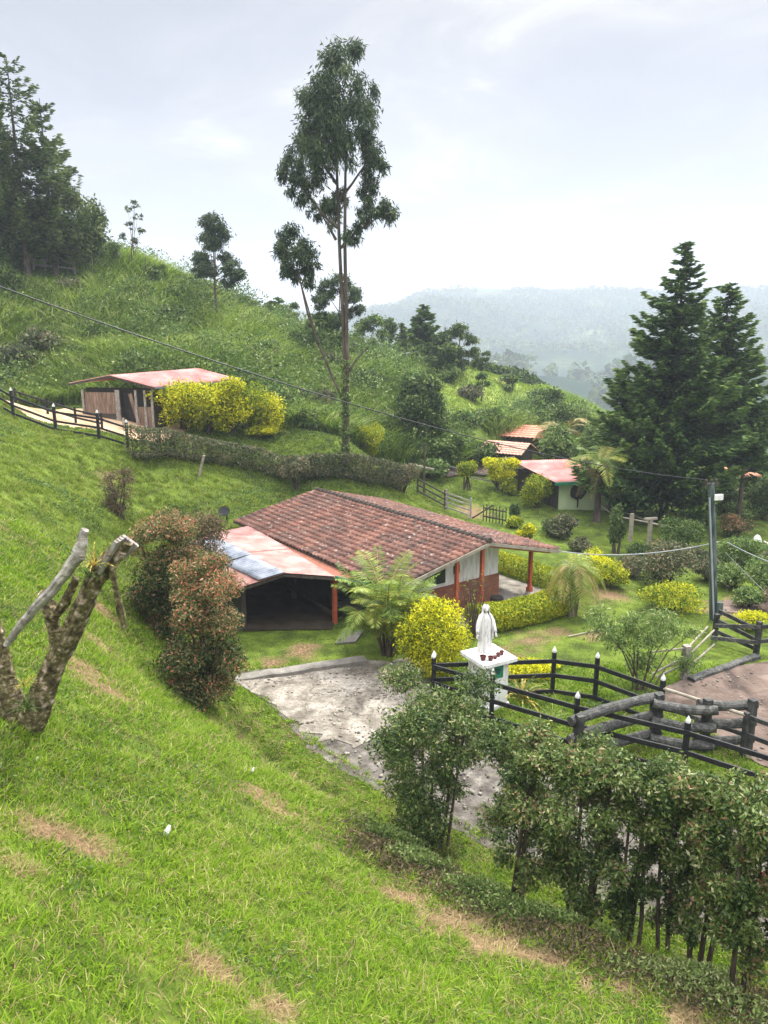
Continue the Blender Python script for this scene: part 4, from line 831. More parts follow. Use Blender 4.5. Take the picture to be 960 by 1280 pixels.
# satellite dish beside the carport
q = onY(284, 33.6); t = thing('satellite_dish', 'small dark satellite dish on the grass behind the carport roof', 'dish', q)
m_ = MB(); m_.tube([q-[0,0,.1], q+[0,0,.5]], .03, 6); m_.build('mast', MAT['black_and_shade'], t)
V = []; F = []
for s_ in (0,.02):
    for i in range(5):
        r_ = .27*i/4
        for k in range(16): a_ = 2*math.pi*k/16; V.append(q+np.array([r_*math.cos(a_)-.1, -.1+.35*(r_**2)*-1+.5*r_*math.sin(a_)+s_, .62+r_*.75*math.sin(a_)]))
n0 = 80
for i in range(4):
    for k in range(16): f = (i*16+k, i*16+(k+1)%16, (i+1)*16+(k+1)%16, (i+1)*16+k); F += [f, tuple(x_+n0 for x_ in f[::-1])]
mk('reflector', np.array(V), F, MAT['black_paint'], t, smooth=True)
m_ = MB(); m_.tube([q+[-.1,-.1,.4], q+[-.15,-.45,.6]], .015, 5); m_.build('feed_arm', MAT['grey_metal'], t)
# small lean-to frame by the end of the hedge
q = onY(530,44.8); t = thing('wooden_post', 'tall thin wooden post with a pale slanting crosspiece beyond the clipped hedge', 'post', q)
m_ = MB(); m_.tube([q-[0,0,.1], q+[0,0,3.2]], .07, 7); m_.build('upright', MAT['twig'], t)
m_ = MB(); m_.beam(q+[-.95,0,1.95], q+[.6,0,1.6], .1, .1); m_.build('crossbar', MAT['pale_wood'], t)
# white bag / pipe on the slope
for u, v, lb, ln in ((210,1050,'small crumpled white wrapper lying on the grass slope',.09),(316,970,'small pale stone lying high on the grass slope',.07)):
    q = gp(u,v); rg = np.random.RandomState(u); m_ = MB(); m_.tube([q+[-ln*.3,0,.04], q+[0,0,.08+ln*.3], q+[ln*.3,.02,.1+ln*.8]], [ln*.3,ln*.45,ln*.2], 7, wob=.6, seed=u); tag(m_.build('wrapper' if u < 300 else 'stone', MAT['white_paint']), lb, 'litter' if u < 300 else 'stone')
q = at(738,790,0); m_ = MB(); m_.tube([q+[-.9,-.5,.04], q+[.8,.3,.05]], .025, 6); tag(m_.build('stick', MAT['pale_wood']), 'thin pale stick lying on the lawn in front of the porch palm', 'stick')
# ================================================================== vegetation builders
def cards(C, A, B):
    n = len(C); V = np.empty((n, 4, 3)); V[:,0] = C-A; V[:,1] = C+B-A*.1; V[:,2] = C+A; V[:,3] = C-B-A*.1
    return V.reshape(-1, 3), np.arange(n*4).reshape(n, 4)
def rdir(rg, n): return nrm(rg.normal(size=(n, 3)))
def leaves(rg, C, out, size, asp=.45, droop=.2, spread=.9):
    """leaf quads at C; they point outwards with scatter"""
    n = len(C); A = nrm(out*.7+rdir(rg, n)*spread-np.array([0,0,droop])); B = nrm(np.cross(A, rdir(rg, n)))
    s = (size*(.6+.8*rg.rand(n)))[:,None]/2
    return cards(C, A*s, B*s*asp)
def ell_cloud(rg, clumps, n, hollow=.55, fuzz=0):
    """points through a set of ellipsoids (c, r) - denser to the outside; returns points, outward directions, clump number"""
    c = np.array([k[0] for k in clumps], float); r = np.array([np.broadcast_to(k[1], 3) for k in clumps], float)
    w = (r.prod(1))**(2/3); idx = rg.choice(len(clumps), n, p=w/w.sum()); d = rdir(rg, n)
    rad = 1-hollow*rg.rand(n)**1.6; rad *= 1+.16*rg.normal(size=n)*(rg.rand(n) < .35)
    return c[idx]+d*r[idx]*rad[:,None]+(rg.normal(size=(n,3))*r[idx]*fuzz if fuzz else 0), d, idx
def lump(rg, c, r, k, small=.45, flat=1):
    """break one ellipsoid into k uneven clumps"""
    c = np.array(c, float); r = np.broadcast_to(np.array(r, float), (3,)); o = [(c, r*.72)]
    for i in range(k):
        d = rdir(rg, 1)[0]; s = small*(.7+.6*rg.rand()); o.append((c+d*r*(1-s*.75), r*s*np.array([1,1,flat])))
    return o
def foliage(rg, clumps, n, size, asp=.45, droop=.2, hollow=.55, var=.35, bias=0, fuzz=0):
    C, d, i = ell_cloud(rg, clumps, n, hollow, fuzz); V, F = leaves(rg, C, d, size, asp, droop)
    cl = rg.rand(len(clumps)); r = np.clip(.5+bias+var*(cl[i]-.5)+.28*rg.normal(size=n), 0, 1)
    return V, F, r
def stems_mb(rg, base, tops, rad, bend=.15, n=6):
    m = MB()
    for t in tops:
        b = np.array(base)+np.r_[rg.normal(size=2)*.06*len(tops)**.5, -.12]; t = np.array(t, float); md = (b+t)/2+np.r_[rg.normal(size=2)*bend, 0]
        m.tube([b, (b+md)/2+rg.normal(size=3)*bend*.15, md, (md+t)/2, t], np.linspace(rad, rad*.35, 5), n)
    return m
def bush(label, base, w, h, leaf='bush_leaf', ls=.09, n=None, k=9, cat='bush', name='bush', group=None, stem=.22, seed=0, asp=.5, flat=1, depth=None, droop=.1, hollow=.5, bias=0, dens=1.):
    """round or spreading shrub standing on the ground; w, h in metres"""
    rg = np.random.RandomState(seed+7); base = np.array(base, float); dp = depth or w
    t = thing(name, label, cat, base, group); hb = h*stem
    c = base+[0,0,(h+hb)/2]; cl = lump(rg, c, (w/2, dp/2, (h-hb)/2), k, .48, flat)
    n = n or int(dens*min(26000, 2.6*(w*dp+2*w*h)/(ls*ls*asp)))
    V, F, r = foliage(rg, cl, n, ls, asp, droop, hollow, bias=bias); mk('foliage', V, F, MAT[leaf], t, rnd=r)
    tops = [c+np.array([w*.3*(rg.rand()-.5), dp*.3*(rg.rand()-.5), h*.15*rg.rand()]) for _ in range(4)]
    stems_mb(rg, base, tops, max(.02, .05*h**.5), .08*w).build('stem', MAT['twig'], t); return t
def gb(u, v, wpx, hpx, Y=None, z=None):
    b = onY(u, Y) if Y else gp(u, v); s = px(b); return b, wpx*s, hpx*s
def tree_round(label, u, v, wpx, hpx, Y=None, leaf='dark_leaf', ls=.3, n=5000, k=12, crown=.65, seed=0, name='tree', group=None, trunk='bark', tr=None, asp=.45, flat=.8, var=.4, hollow=.8, small=.45, lean=0):
    rg = np.random.RandomState(seed+31); b, w, h = gb(u, v, wpx, hpx, Y); t = thing(name, label, 'tree', b, group)
    c = b+[lean*w,0,h*(1-crown/2)]; cl = lump(rg, c, (w/2, w/2, h*crown/2), k, small, flat)[1:]
    V, F, r = foliage(rg, cl, n, ls, asp, .25, hollow, var, fuzz=.16); mk('crown', V, F, MAT[leaf], t, rnd=r)
    m = MB(); tr = tr or max(.08, h*.02); m.tube([b-[0,0,.3], b+[lean*w*.3,0,h*.35], c+[0,0,h*.1], b+[lean*w,0,h*.93]], [tr, tr*.75, tr*.5, tr*.15], 8)
    for cc, rr in cl[:9]: m.tube([b+[lean*w*.5,0,h*(.35+.3*rg.rand())], (cc+c)/2-[0,0,h*.04], cc], [tr*.4, tr*.25, tr*.08], 5)
    m.build('trunk', MAT[trunk], t); return t
def conifer(label, b, h, rad, seed=0, n=24000, leaf='conifer_leaf', name='conifer_tree', low=.04, cs=.42, asp=.3, droop=.25, up=.35, group=None, power=.8, wh=40, flat=.5, wid=.2, gap=.0, skew=0):
    rg = np.random.RandomState(seed+3); b = np.array(b, float); t = thing(name, label, 'tree', b, group)
    C = []; A = []; R_ = []; m = MB(); m.tube([b-[0,0,.3], b+[0,0,h*.5], b+[0,0,h*.98]], [max(.06,h*.018), h*.01, .02], 8)
    br = []
    for i in range(wh):
        tz0 = low+(1-low)*(i+rg.rand()*.6)/wh; k = 7 if tz0 < .8 else 5
        for j in range(k):
            tz = min(.985, tz0+(1-low)*(rg.rand()-.5)*2.4/wh)
            a = rg.rand()*2*math.pi; ln = rad*(1-tz)**power*(.62+.5*rg.rand())+.12
            if rg.rand() < .07: ln *= 1.22
            if rg.rand() < gap: continue
            ln *= (1+skew*math.cos(a))*(1+.9*float(fbm(tz*9+seed, a*1.1+seed*3, 3)))*min(1, .62+tz*2.0)
            br.append((tz, a, ln))
    w = np.array([x[2]**1.5 for x in br]); cnt = (n*w/w.sum()).astype(int)+6
    for (tz, a, ln), k in zip(br, cnt):
        s = rg.rand(k)**.65; d = np.array([math.cos(a), math.sin(a), 0]); sd = np.array([-d[1], d[0], 0])
        z = tz*h + ln*(-droop*s*1.6+up*s**3*1.3) ; lat = rg.normal(size=k)*ln*wid*(1.08-s)
        p = b+d*(s*ln)[:,None]+sd*lat[:,None]+np.stack([0*z,0*z,z-np.abs(lat)*.3+rg.normal(size=k)*.05*ln*flat],-1)
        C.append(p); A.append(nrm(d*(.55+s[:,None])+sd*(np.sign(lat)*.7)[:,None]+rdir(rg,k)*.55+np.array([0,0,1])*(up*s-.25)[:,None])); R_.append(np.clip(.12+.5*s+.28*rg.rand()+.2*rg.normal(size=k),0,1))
        if ln > rad*.45 and rg.rand() < .35: m.tube([b+[0,0,tz*h], b+d*ln*.5+[0,0,tz*h-droop*.8*ln*.5], b+d*ln*.9+[0,0,tz*h-droop*1.2*ln+up*.8*ln]], [.05,.03,.012], 4)
    C = np.concatenate(C); A = np.concatenate(A); r = np.concatenate(R_); k = len(C)
    s = (cs*(.6+.8*rg.rand(k)))[:,None]/2; B = nrm(np.cross(A, rdir(rg, k)+[0,0,.6])); V, F = cards(C, A*s, B*s*asp)
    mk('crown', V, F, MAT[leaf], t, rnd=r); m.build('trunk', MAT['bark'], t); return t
def frond(rg, base, d, L, arch, up, nl, lw, ll):
    """feather frond: returns leaflet cards and the rachis points"""
    d = nrm(np.r_[d, 0]); s = np.linspace(0, 1, 12); P = base+d*(L*(s*.9))[:,None]+np.stack([0*s,0*s,L*(up*s-arch*s**2.2)],-1)
    T = np.gradient(P, axis=0); T = nrm(T); q = np.linspace(.12, 1, nl); Pi = np.stack([np.interp(q, s, P[:,k]) for k in range(3)],-1); Ti = np.stack([np.interp(q, s, T[:,k]) for k in range(3)],-1)
    side = nrm(np.cross(Ti, [0,0,1])); out = []
    for sg in (-1, 1):
        ln = ll*L*np.sin(np.clip(q*2.7+.25,0,3.05))**.7; A = nrm(side*sg+Ti*.55-np.array([0,0,.35])*(.4+rg.rand(nl))[:,None]+rdir(rg,nl)*.12)*ln[:,None]/2
        B = nrm(np.cross(A, nrm(np.cross(side, Ti))))*lw*L/2; out.append((Pi+A, A, B))
    return out, P
def palm(label, b, stems, nf, L, arch, up, mat='palm_leaf', seed=0, tr=.09, name='palm', trunk='pale_bark', lw=.035, ll=.3, dry=0, nl=46):
    rg = np.random.RandomState(seed+11); b = np.array(b, float); t = thing(name, label, 'palm', b); C=[];A=[];B=[];r=[]; m = MB(); rc = MB()
    for (dx, dy, hh) in stems:
        top = b+[dx,dy,hh]; m.tube([b+[dx*.3,dy*.3,-.15], b+[dx*.7,dy*.7,hh*.5], top], [tr*1.2, tr*.9, tr], 9, wob=.12)
        for i in range(nf):
            a = 2*math.pi*(i+rg.rand()*.7)/nf; k = .55+.6*rg.rand()
            o, P = frond(rg, top, [math.cos(a), math.sin(a)], L*(.75+.4*rg.rand()), arch*(.6+.8*rg.rand()), up*k*1.3, nl, lw, ll); v = .62+.2*rg.normal()
            rc.tube(P[::2], np.linspace(.022,.006,6), 4)
            for c_, a_, b_ in o: C.append(c_); A.append(a_); B.append(b_); r.append(np.clip(v+.12*rg.normal(size=len(c_)),0,1))
    V, F = cards(np.concatenate(C), np.concatenate(A), np.concatenate(B)); mk('fronds', V, F, MAT[mat], t, rnd=np.concatenate(r))
    rc.build('frond_stalks', MAT['palm_stalk'], t); m.build('trunk', MAT[trunk], t)
    if dry:
        C=[];A=[];B=[]; top = b+[stems[0][0],stems[0][1],stems[0][2]-.1]
        for i in range(dry):
            a = rg.rand()*2*math.pi; o, P = frond(rg, top, [math.cos(a), math.sin(a)], L*.75, 1.25, .1, 30, lw, ll*.8)
            for c_, a_, b_ in o: C.append(c_); A.append(a_); B.append(b_)
        V, F = cards(np.concatenate(C), np.concatenate(A), np.concatenate(B)); mk('dry_fronds', V, F, MAT['dry_palm_leaf'], t, rnd=rg.rand(len(F)))
    return t
leafmat('straw_blade', [(.1,.065,.03),(.22,.15,.07),(.34,.26,.13),(.4,.38,.15)], None, .3)
surf('palm_stalk', [(.16,.2,.04),(.3,.3,.08)], 5, .6, bump=0)

# ================================================================== grass
rg = np.random.RandomState(21)
NOG = [PC, PP, PQ, PD, PG, PE, PT, [tuple(hp(a,b,0)[:2]) for a, b in ((-.3,-4),(-.3,3.9),(12,3.9),(12,-4))], [tuple(a[:2]) for a in (S0, S1, S1+bk, SL)], [tuple(a[:2]) for a in (A0, A1, A1+Bk*8, A0+Bk*8)]]
def free(x, y, soft=.5):
    ok = np.ones(x.shape, bool)
    for P in NOG: ok &= ~inpoly(x, y, P)
    inr = inpoly(x, y, PR); edge = seg_dist(x, y, PR+[PR[0]]); ok &= ~inr | ((edge < .35)&(rg.rand(len(x)) < .5)) | (rg.rand(len(x)) < .012)
    return ok
def blades(name, x, y, hgt, wid, lean, mat, label, cat, rndb=0, segs=2, clump=.0, z0=None, lean_dir=None, sink=.02):
    n = len(x); z = (H(x, y) if z0 is None else z0)-sink; a = rg.rand(n)*2*math.pi; fx_, fy_ = np.cos(a), np.sin(a); b = rg.rand(n)*2*math.pi if lean_dir is None else lean_dir+rg.normal(size=n)*.7
    l = lean*(.4+1.2*rg.rand(n))*hgt; gx, gy = np.cos(b)*l, np.sin(b)*l; P = np.stack([x,y,z],-1); S = np.stack([fx_,fy_,0*fx_],-1)*(wid/2)[:,None]
    t = [0,.55,1.] if segs == 2 else [0,.35,.7,1.]; V = []
    for k, s in enumerate(t):
        c = P+np.stack([gx*s**1.8, gy*s**1.8, hgt*(s-.28*lean*s**3)],-1)
        if k < len(t)-1: ww = S*(1-.25*s); V += [c-ww, c+ww]
        else: V += [c]
    k = len(V); V = np.stack(V, 1).reshape(-1, 3); base = np.arange(n)*k; Fq = []
    for q in range(segs-1+0): pass
    quads = [np.stack([base+2*q, base+2*q+1, base+2*q+3, base+2*q+2], -1) for q in range(len(t)-2)]
    tri = np.stack([base+2*(len(t)-2), base+2*(len(t)-2)+1, base+k-1, base+k-1], -1)
    # tips as triangles: build both face kinds in one mesh
    me = bpy.data.meshes.new(name); me.vertices.add(len(V)); me.vertices.foreach_set('co', V.ravel())
    fq = np.concatenate(quads); ft = tri[:, :3]; loops = np.concatenate([fq.ravel(), ft.ravel()]).astype(np.int32); me.loops.add(len(loops)); me.loops.foreach_set('vertex_index', loops)
    st_ = np.concatenate([np.arange(len(fq))*4, len(fq)*4+np.arange(len(ft))*3]).astype(np.int32); me.polygons.add(len(st_)); me.polygons.foreach_set('loop_start', st_); me.update(calc_edges=True)
    rv = np.clip(.5+.2*rg.normal(size=n)+rndb, 0, 1); at_ = me.attributes.new('rnd', 'FLOAT', 'FACE'); at_.data.foreach_set('value', np.concatenate([np.tile(rv, len(quads)), rv]).astype(np.float32))
    me.materials.append(MAT[mat]); o = bpy.data.objects.new(name, me); COL.objects.link(o); return tag(o, label, cat, kind='stuff')
def inview(x, y, m=40):
    z = H(x, y); d = y*CP-(z-CZ)*SP; u = 480+x/np.maximum(d,.01)*924; v = 640-((y*SP+(z-CZ)*CP)/np.maximum(d,.01))*924
    return (d > .5)&(u > -m)&(u < 960+m)&(v < 1280+m*2.5)
def scatter(n, x0, x1, y0, y1): x = x0+(x1-x0)*rg.rand(n); y = y0+(y1-y0)*rg.rand(n); return x, y
# near slope: dense blades in tufts
tx, ty = scatter(80000, -14, 13, 2.5, 22); ok = inview(tx, ty)&(rg.rand(len(tx)) < np.clip(1.3-ty/22, .3, 1)); tx, ty = tx[ok], ty[ok]
tx = np.repeat(tx, 13); ty = np.repeat(ty, 13); ts = np.repeat(rg.rand(len(tx)//13), 13); sp_ = .035+.05*ts
x = tx+rg.normal(size=len(tx))*sp_; y = ty+rg.normal(size=len(tx))*sp_
so_ = soil(x, y); wd = fbm(x*.55+5, y*.55, 4); wm = fbm(x*1.4, y*1.4+9, 3); ok = free(x, y)&(rg.rand(len(x)) > so_*1.25)&(seg_dist(x, y, DITCH) > .27)&(rg.rand(len(x)) > np.clip((wm-.08)*2.2,0,.55)); x, y, ts, wd, wm = x[ok], y[ok], ts[ok], wd[ok], wm[ok]
hh = (.035+.08*ts**1.5)*(.6+.8*rg.rand(len(x)))*(1+1.5*wd)*(1+y/45); hh = np.clip(hh, .02, .26)
ledge = (seg_dist(x, y, DITCH) < 1.3)&(x > -4)&(y > 12.5); hh = np.where(ledge, hh*.5, hh); wd = np.where(ledge, wd-.2, wd)
blades('grass', x, y, hh, .0065+.0011*y, .8, 'grass_blade', 'bright green uneven grass covering the near slope', 'grass', rndb=wd*.5-wm*.5+(ts-.5)*.34)
print('near blades', len(x))
# tussocks: larger bunches standing out of the sward
tx, ty = scatter(5200, -13, 9, 2.8, 19); ok = inview(tx, ty)&free(tx, ty)&(soil(tx, ty) < .5)&(fbm(tx*.8+11, ty*.8, 3) > -.06); tx, ty = tx[ok], ty[ok]; k = 34; ts = np.repeat(rg.rand(len(tx)), k); tx = np.repeat(tx, k); ty = np.repeat(ty, k); x = tx+rg.normal(size=len(tx))*.05; y = ty+rg.normal(size=len(tx))*.05
dk = seg_dist(x, y, DITCH) > .6
blades('tussock_grass', x[dk], y[dk], (.06+.09*ts[dk])*(.6+.7*rg.rand(dk.sum())), .008+.001*y[dk], .95, 'grass_blade', 'brighter tussocks standing out of the grass slope', 'grass', rndb=.12+.3*(ts[dk]-.5))
# straw and dead grass on the bare patches
P_ = np.array(SOIL); i = rg.randint(0, len(P_), 26000); a = rg.rand(26000)*6.28; q = rg.rand(26000)**.5*1.35*P_[i,2]; x = P_[i,0]+q*np.cos(a); y = P_[i,1]+q*np.sin(a); ok = (soil(x, y) > .12)&free(x, y)&(y < 24); x, y = x[ok], y[ok]
blades('dry_grass', x, y, .03+.05*rg.rand(len(x)), .006+.0007*y, 1.8, 'straw_blade', 'dead straw and dry blades on the bare patches of the slope', 'straw')
tx, ty = scatter(15000, -13, 9, 2.8, 19); ok = inview(tx, ty)&free(tx, ty); tx, ty = tx[ok], ty[ok]; tx = np.repeat(tx, 5)+rg.normal(size=5*len(tx))*.06; ty = np.repeat(ty, 5)+rg.normal(size=len(tx))*.06
blades('dry_grass', tx, ty, .06+.08*rg.rand(len(tx)), .005+.0006*ty, 1.3, 'straw_blade', 'yellowed dry blades scattered through the green slope', 'straw')
# further lawns
tx, ty = scatter(60000, -24, 34, 17, 52); ok = inview(tx, ty)&(ty > 20); tx, ty = tx[ok], ty[ok]; tx = np.repeat(tx, 6); ty = np.repeat(ty, 6); x = tx+rg.normal(size=len(tx))*.12; y = ty+rg.normal(size=len(tx))*.12
so_ = soil(x, y); wd = fbm(x*.4, y*.4, 4); ok = free(x, y)&(rg.rand(len(x)) > so_*.95)&(wild(x, y) < .5)&(rg.rand(len(x)) > np.clip(wd*2.0,0,.6)); x, y, wd = x[ok], y[ok], wd[ok]
bank = np.clip(H(x, y)/1.5, 0, 1); hh = (.035+.05*rg.rand(len(x)))*(1+bank*.8)*(1+wd)
blades('grass', x, y, hh, .012+.0006*y, .8, 'lawn_blade', 'short yellow green lawn around the farmhouse and up the far bank', 'grass', rndb=wd*.6+.04)
print('lawn blades', len(x))
tx, ty = scatter(26000, -22, 8, 19, 46); ok = inview(tx, ty)&free(tx, ty)&(wild(tx, ty) < .5)&(H(tx, ty) > .35)&(fbm(tx*.33+3, ty*.33, 4) > .0); tx, ty = tx[ok], ty[ok]; k = 7; x = np.repeat(tx, k)+rg.normal(size=k*len(tx))*.09; y = np.repeat(ty, k)+rg.normal(size=k*len(tx))*.09
V, F = leaves(rg, np.stack([x,y,H(x,y)+.03+.12*rg.rand(len(x))],-1), np.tile([0,0,.6],(len(x),1)), .09, .45, 0); tag(mk('bank_weeds', V, F, MAT['bush_leaf'], rnd=np.clip(.5+.22*rg.normal(size=len(x))+fbm(x*.4,y*.4,3)*.5,0,1)), 'patches of darker weeds on the upper grass bank', 'weeds', kind='stuff')
tx, ty = scatter(9000, -24, 8, 19, 46); ok = inview(tx, ty)&free(tx, ty)&(wild(tx, ty) < .5)&(H(tx, ty) > .35); tx, ty = tx[ok], ty[ok]; k = 22; q = np.repeat(rg.rand(len(tx)), k); x = np.repeat(tx, k)+rg.normal(size=k*len(tx))*.08; y = np.repeat(ty, k)+rg.normal(size=k*len(tx))*.08
blades('tussock_grass', x, y, (.1+.14*q)*(.6+.7*rg.rand(len(x))), .012+.0006*y, .9, 'lawn_blade', 'grass tussocks on the upper bank', 'grass', rndb=.35*(q-.45))
# rough plants under the foreground hedge and along the ditch
n = 60000; s = rg.rand(n); HL = np.array([[.2,12.3],[.8,11.7],[2.8,10.1],[5.1,8.9],[8,7.6]]); sx = np.interp(s, np.linspace(0,1,5), HL[:,0]); sy = np.interp(s, np.linspace(0,1,5), HL[:,1])
x = sx+rg.normal(size=n)*.35-.18; y = sy+rg.normal(size=n)*.4-.12; ok = free(x, y)&(fbm(x*1.5,y*1.5,4) > .03)&(soil(x,y) < .6); x, y = x[ok], y[ok]
C = np.stack([x, y, H(x, y)+.03+rg.rand(len(x))**2*.28], -1); V, F = leaves(rg, C, np.tile([0,0,1.],(len(x),1)), .06, .42, 0); o = mk('weeds', V, F, MAT['bush_leaf'], rnd=np.clip(.74+.28*rg.normal(size=len(x))+fbm(x,y,3)*.8,0,1)); tag(o, 'low tangled weeds along the foot of the foreground hedge', 'weeds', kind='stuff')
n = 42000; s = rg.rand(n); x = sx[:n]+rg.normal(size=n)*.45-.25; y = sy[:n]+rg.normal(size=n)*.4-.3; V, F = leaves(rg, np.stack([x,y,H(x,y)+.02+.12*rg.rand(n)**2],-1), rdir(rg,n)*[1,1,.3], .075, .3, 0); tag(mk('leaf_litter', V, F, MAT['rust_shrub_leaf'], rnd=rg.rand(n)), 'dry brown leaf litter under the foreground hedge', 'leaf litter', kind='stuff')
# broad-leaved weeds in dark patches on the slope
x, y = scatter(90000, -12, 8, 2.5, 20); ok = inview(x, y)&(fbm(x*.9+31, y*.9, 4) > .08)&free(x, y)&(soil(x, y) < .5); x, y = x[ok], y[ok]
V, F = leaves(rg, np.stack([x,y,H(x,y)+.03+.07*rg.rand(len(x))],-1), np.tile([0,0,.6],(len(x),1)), .05, .5, 0); tag(mk('clover', V, F, MAT['bush_leaf'], rnd=np.clip(.5+.2*rg.normal(size=len(x)),0,1)), 'darker low broad-leaved weeds in patches on the near slope', 'weeds', kind='stuff')
# scrub growing through the tall grass
tx, ty = scatter(3000, -48, 14, 45, 76); ok = (wild(tx, ty) > .5)&inview(tx, ty, 60)&(fbm(tx*.16+4, ty*.16, 4) > -.14)&(seg_dist(tx, ty, [p[:2]-[0,1.2] for p in RF]) > 2.2); tx, ty = tx[ok], ty[ok]; k = 170; ss = .6+1.2*rg.rand(len(tx))**2; i = np.repeat(np.arange(len(tx)), k); d_ = rdir(rg, len(i)); d_[:,2] = np.abs(d_[:,2])*1.1-.15; hz_ = .55+.5*rg.rand(len(tx))
C = np.stack([tx, ty, H(tx, ty)+.55*ss+.15], -1)[i]+d_*(ss[:,None]*np.stack([1+0*ss,1+0*ss,hz_*1.5],-1))[i]*(.7+.35*rg.rand(len(i)))[:,None]; V, F = leaves(rg, C, d_, .2, .5, .2); tag(mk('scrub', V, F, MAT['bush_leaf'], rnd=np.clip(.42+.5*(rg.rand(len(tx))[i]-.5)+.22*rg.normal(size=len(i)),0,1)), 'mixed leafy scrub growing through the tall grass of the hillside', 'scrub', kind='stuff')
# tall arching grass on the hillside behind
tx, ty = scatter(25000, -48, 12, 42, 76); ok = (wild(tx, ty) > .5)&inview(tx, ty, 60)&(seg_dist(tx, ty-.0, [p[:2]-[0,1.2] for p in RF]) > 1.7); tx, ty = tx[ok], ty[ok]; k = 22; g_h = 1+1.1*fbm(tx*.25+2, ty*.25, 4); q = np.repeat(np.clip(g_h,.45,1.6), k); cb_ = np.repeat(fbm(tx*.3, ty*.3+8, 4)*1.0+.2*rg.normal(size=len(tx)), k)
tx = np.repeat(tx, k); ty = np.repeat(ty, k); x = tx+rg.normal(size=len(tx))*.13; y = ty+rg.normal(size=len(tx))*.13
blades('tall_grass', x, y, (.9+1.1*rg.rand(len(x)))*q, .035+.03*rg.rand(len(x)), .8, 'tall_grass', 'tall arching elephant grass covering the steep hillside', 'grass', rndb=cb_-.03, segs=3)
print('tall', len(x))
tx, ty = scatter(26000, -6, 50, 40, 100); ok = ((wild(tx, ty) > .5)|(H(tx,ty) < -1))&inview(tx, ty, 60)&(ty > 47); tx, ty = tx[ok], ty[ok]; tx = np.repeat(tx, 7); ty = np.repeat(ty, 7); x = tx+rg.normal(size=len(tx))*.3; y = ty+rg.normal(size=len(tx))*.3
blades('tall_grass', x, y, .4+.5*rg.rand(len(x)), .06+.04*rg.rand(len(x)), .9, 'tall_grass', 'rough green growth on the slopes behind the green shed', 'grass', rndb=fbm(x*.2,y*.2,4)*.7-.05)
tx, ty = scatter(30000, -6, 22, 55, 92); ok = (pasture(tx, ty) > .3)&inview(tx, ty); x, y = tx[ok], ty[ok]; x = np.repeat(x,3)+rg.normal(size=3*len(x))*.2; y = np.repeat(y,3)+rg.normal(size=len(x))*.2
blades('pasture_grass', x, y, .12+.16*rg.rand(len(x)), .05+0*x, .8, 'lawn_blade', 'yellow green pasture grass on the far knoll', 'grass', rndb=.1+fbm(x*.3,y*.3,3)*.4)  # blade tint shifted a little towards yellow
# ================================================================== foreground hedge of tall clipped shrubs
ordn = ['first','second','third','fourth','fifth','sixth','seventh','eighth','ninth']
HP = [(540,1066,134,850,5,'tall bushy shrub with five stems standing alone at the left end of the foreground hedge'),
      (645,1128,98,905,2,'slim leafy shrub just right of the five-stemmed end shrub of the foreground hedge'),
      (722,1160,112,922,4,'dense dark shrub leafy down to its base, third from the left in the foreground hedge'),
      (782,1178,80,935,3,'shrub with thin slanting bare stems, fourth from the left in the foreground hedge'),
      (826,1190,78,950,2,'shrub with a leaning thin stem, fifth from the left in the foreground hedge'),
      (872,1218,88,960,3,'shrub with a pair of thick dark stems, sixth from the left in the foreground hedge'),
      (921,1242,92,975,2,'tall stout-stemmed shrub second from the right edge in the foreground hedge'),
      (985,1262,110,985,3,'reddish tipped shrub cut by the right edge, last of the foreground hedge')]
for i, (u, v, wpx, vt, ns, lb) in enumerate(HP):
    rg = np.random.RandomState(100+i); b = gp(u, v); s = px(b); wd_ = wpx*s*1.25; tv = atY(u, vt, b[1])[2]; h = tv-b[2]
    t = thing('hedge_shrub', lb, 'shrub', b, 'shrubs of the foreground hedge'); lowf = .1 if i in (0,2) else .14
    cl = []
    for k in range(46):
        zz = h*(lowf+(1-lowf)*((k+rg.rand())/46)**.72); e = 1-.35*abs((zz/h-.68)/.4)**2 if i else 1-.5*max(0,(.55-zz/h))/.3
        cl.append((b+[wd_*.36*(rg.rand()*2-1)*e, wd_*.42*(rg.rand()*2-1)*e, min(zz, h*.88)], np.array([wd_*.15,wd_*.15,h*.07])*(.55+.7*rg.rand())))
    V, F, r = foliage(rg, cl, 36000 if i == 0 else 20000, .074, .42, .25, .95, .55, .07)
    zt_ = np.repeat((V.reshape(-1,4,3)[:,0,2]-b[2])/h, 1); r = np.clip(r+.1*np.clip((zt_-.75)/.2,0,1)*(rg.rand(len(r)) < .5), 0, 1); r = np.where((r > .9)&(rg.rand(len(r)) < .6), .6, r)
    if i == 7: r = np.clip(r+.15, 0, 1)
    mk('foliage', V, F, MAT['red_shrub_leaf' if i == 7 else 'shrub_leaf'], t, rnd=r)
    for k in range(ns):
        bb = b+[(k-(ns-1)/2)*.13+rg.normal()*.03, rg.normal()*.08, -.15]; tp = b+[(k-(ns-1)/2)*wd_*(.1 if i == 0 else .18)+rg.normal()*.12, rg.normal()*.15, h*.84]
        m_ = MB(); mdd = mid(bb,tp,.5)+rg.normal(size=3)*.05; rr = .03+.015*rg.rand(); m_.tube([bb, mid(bb,mdd,.5)+rg.normal(size=3)*.02, mdd, mid(mdd,tp,.5), tp], [rr*1.15,rr,rr*.8,rr*.6,rr*.3], 7, wob=.2)
        for _ in range(9): q = mid(mdd,tp,rg.rand()*.8); m_.tube([q, q+np.array([rg.normal()*.25,rg.normal()*.25,.25])], [.012,.004], 4)
        m_.build('stem', MAT['bark'], t)
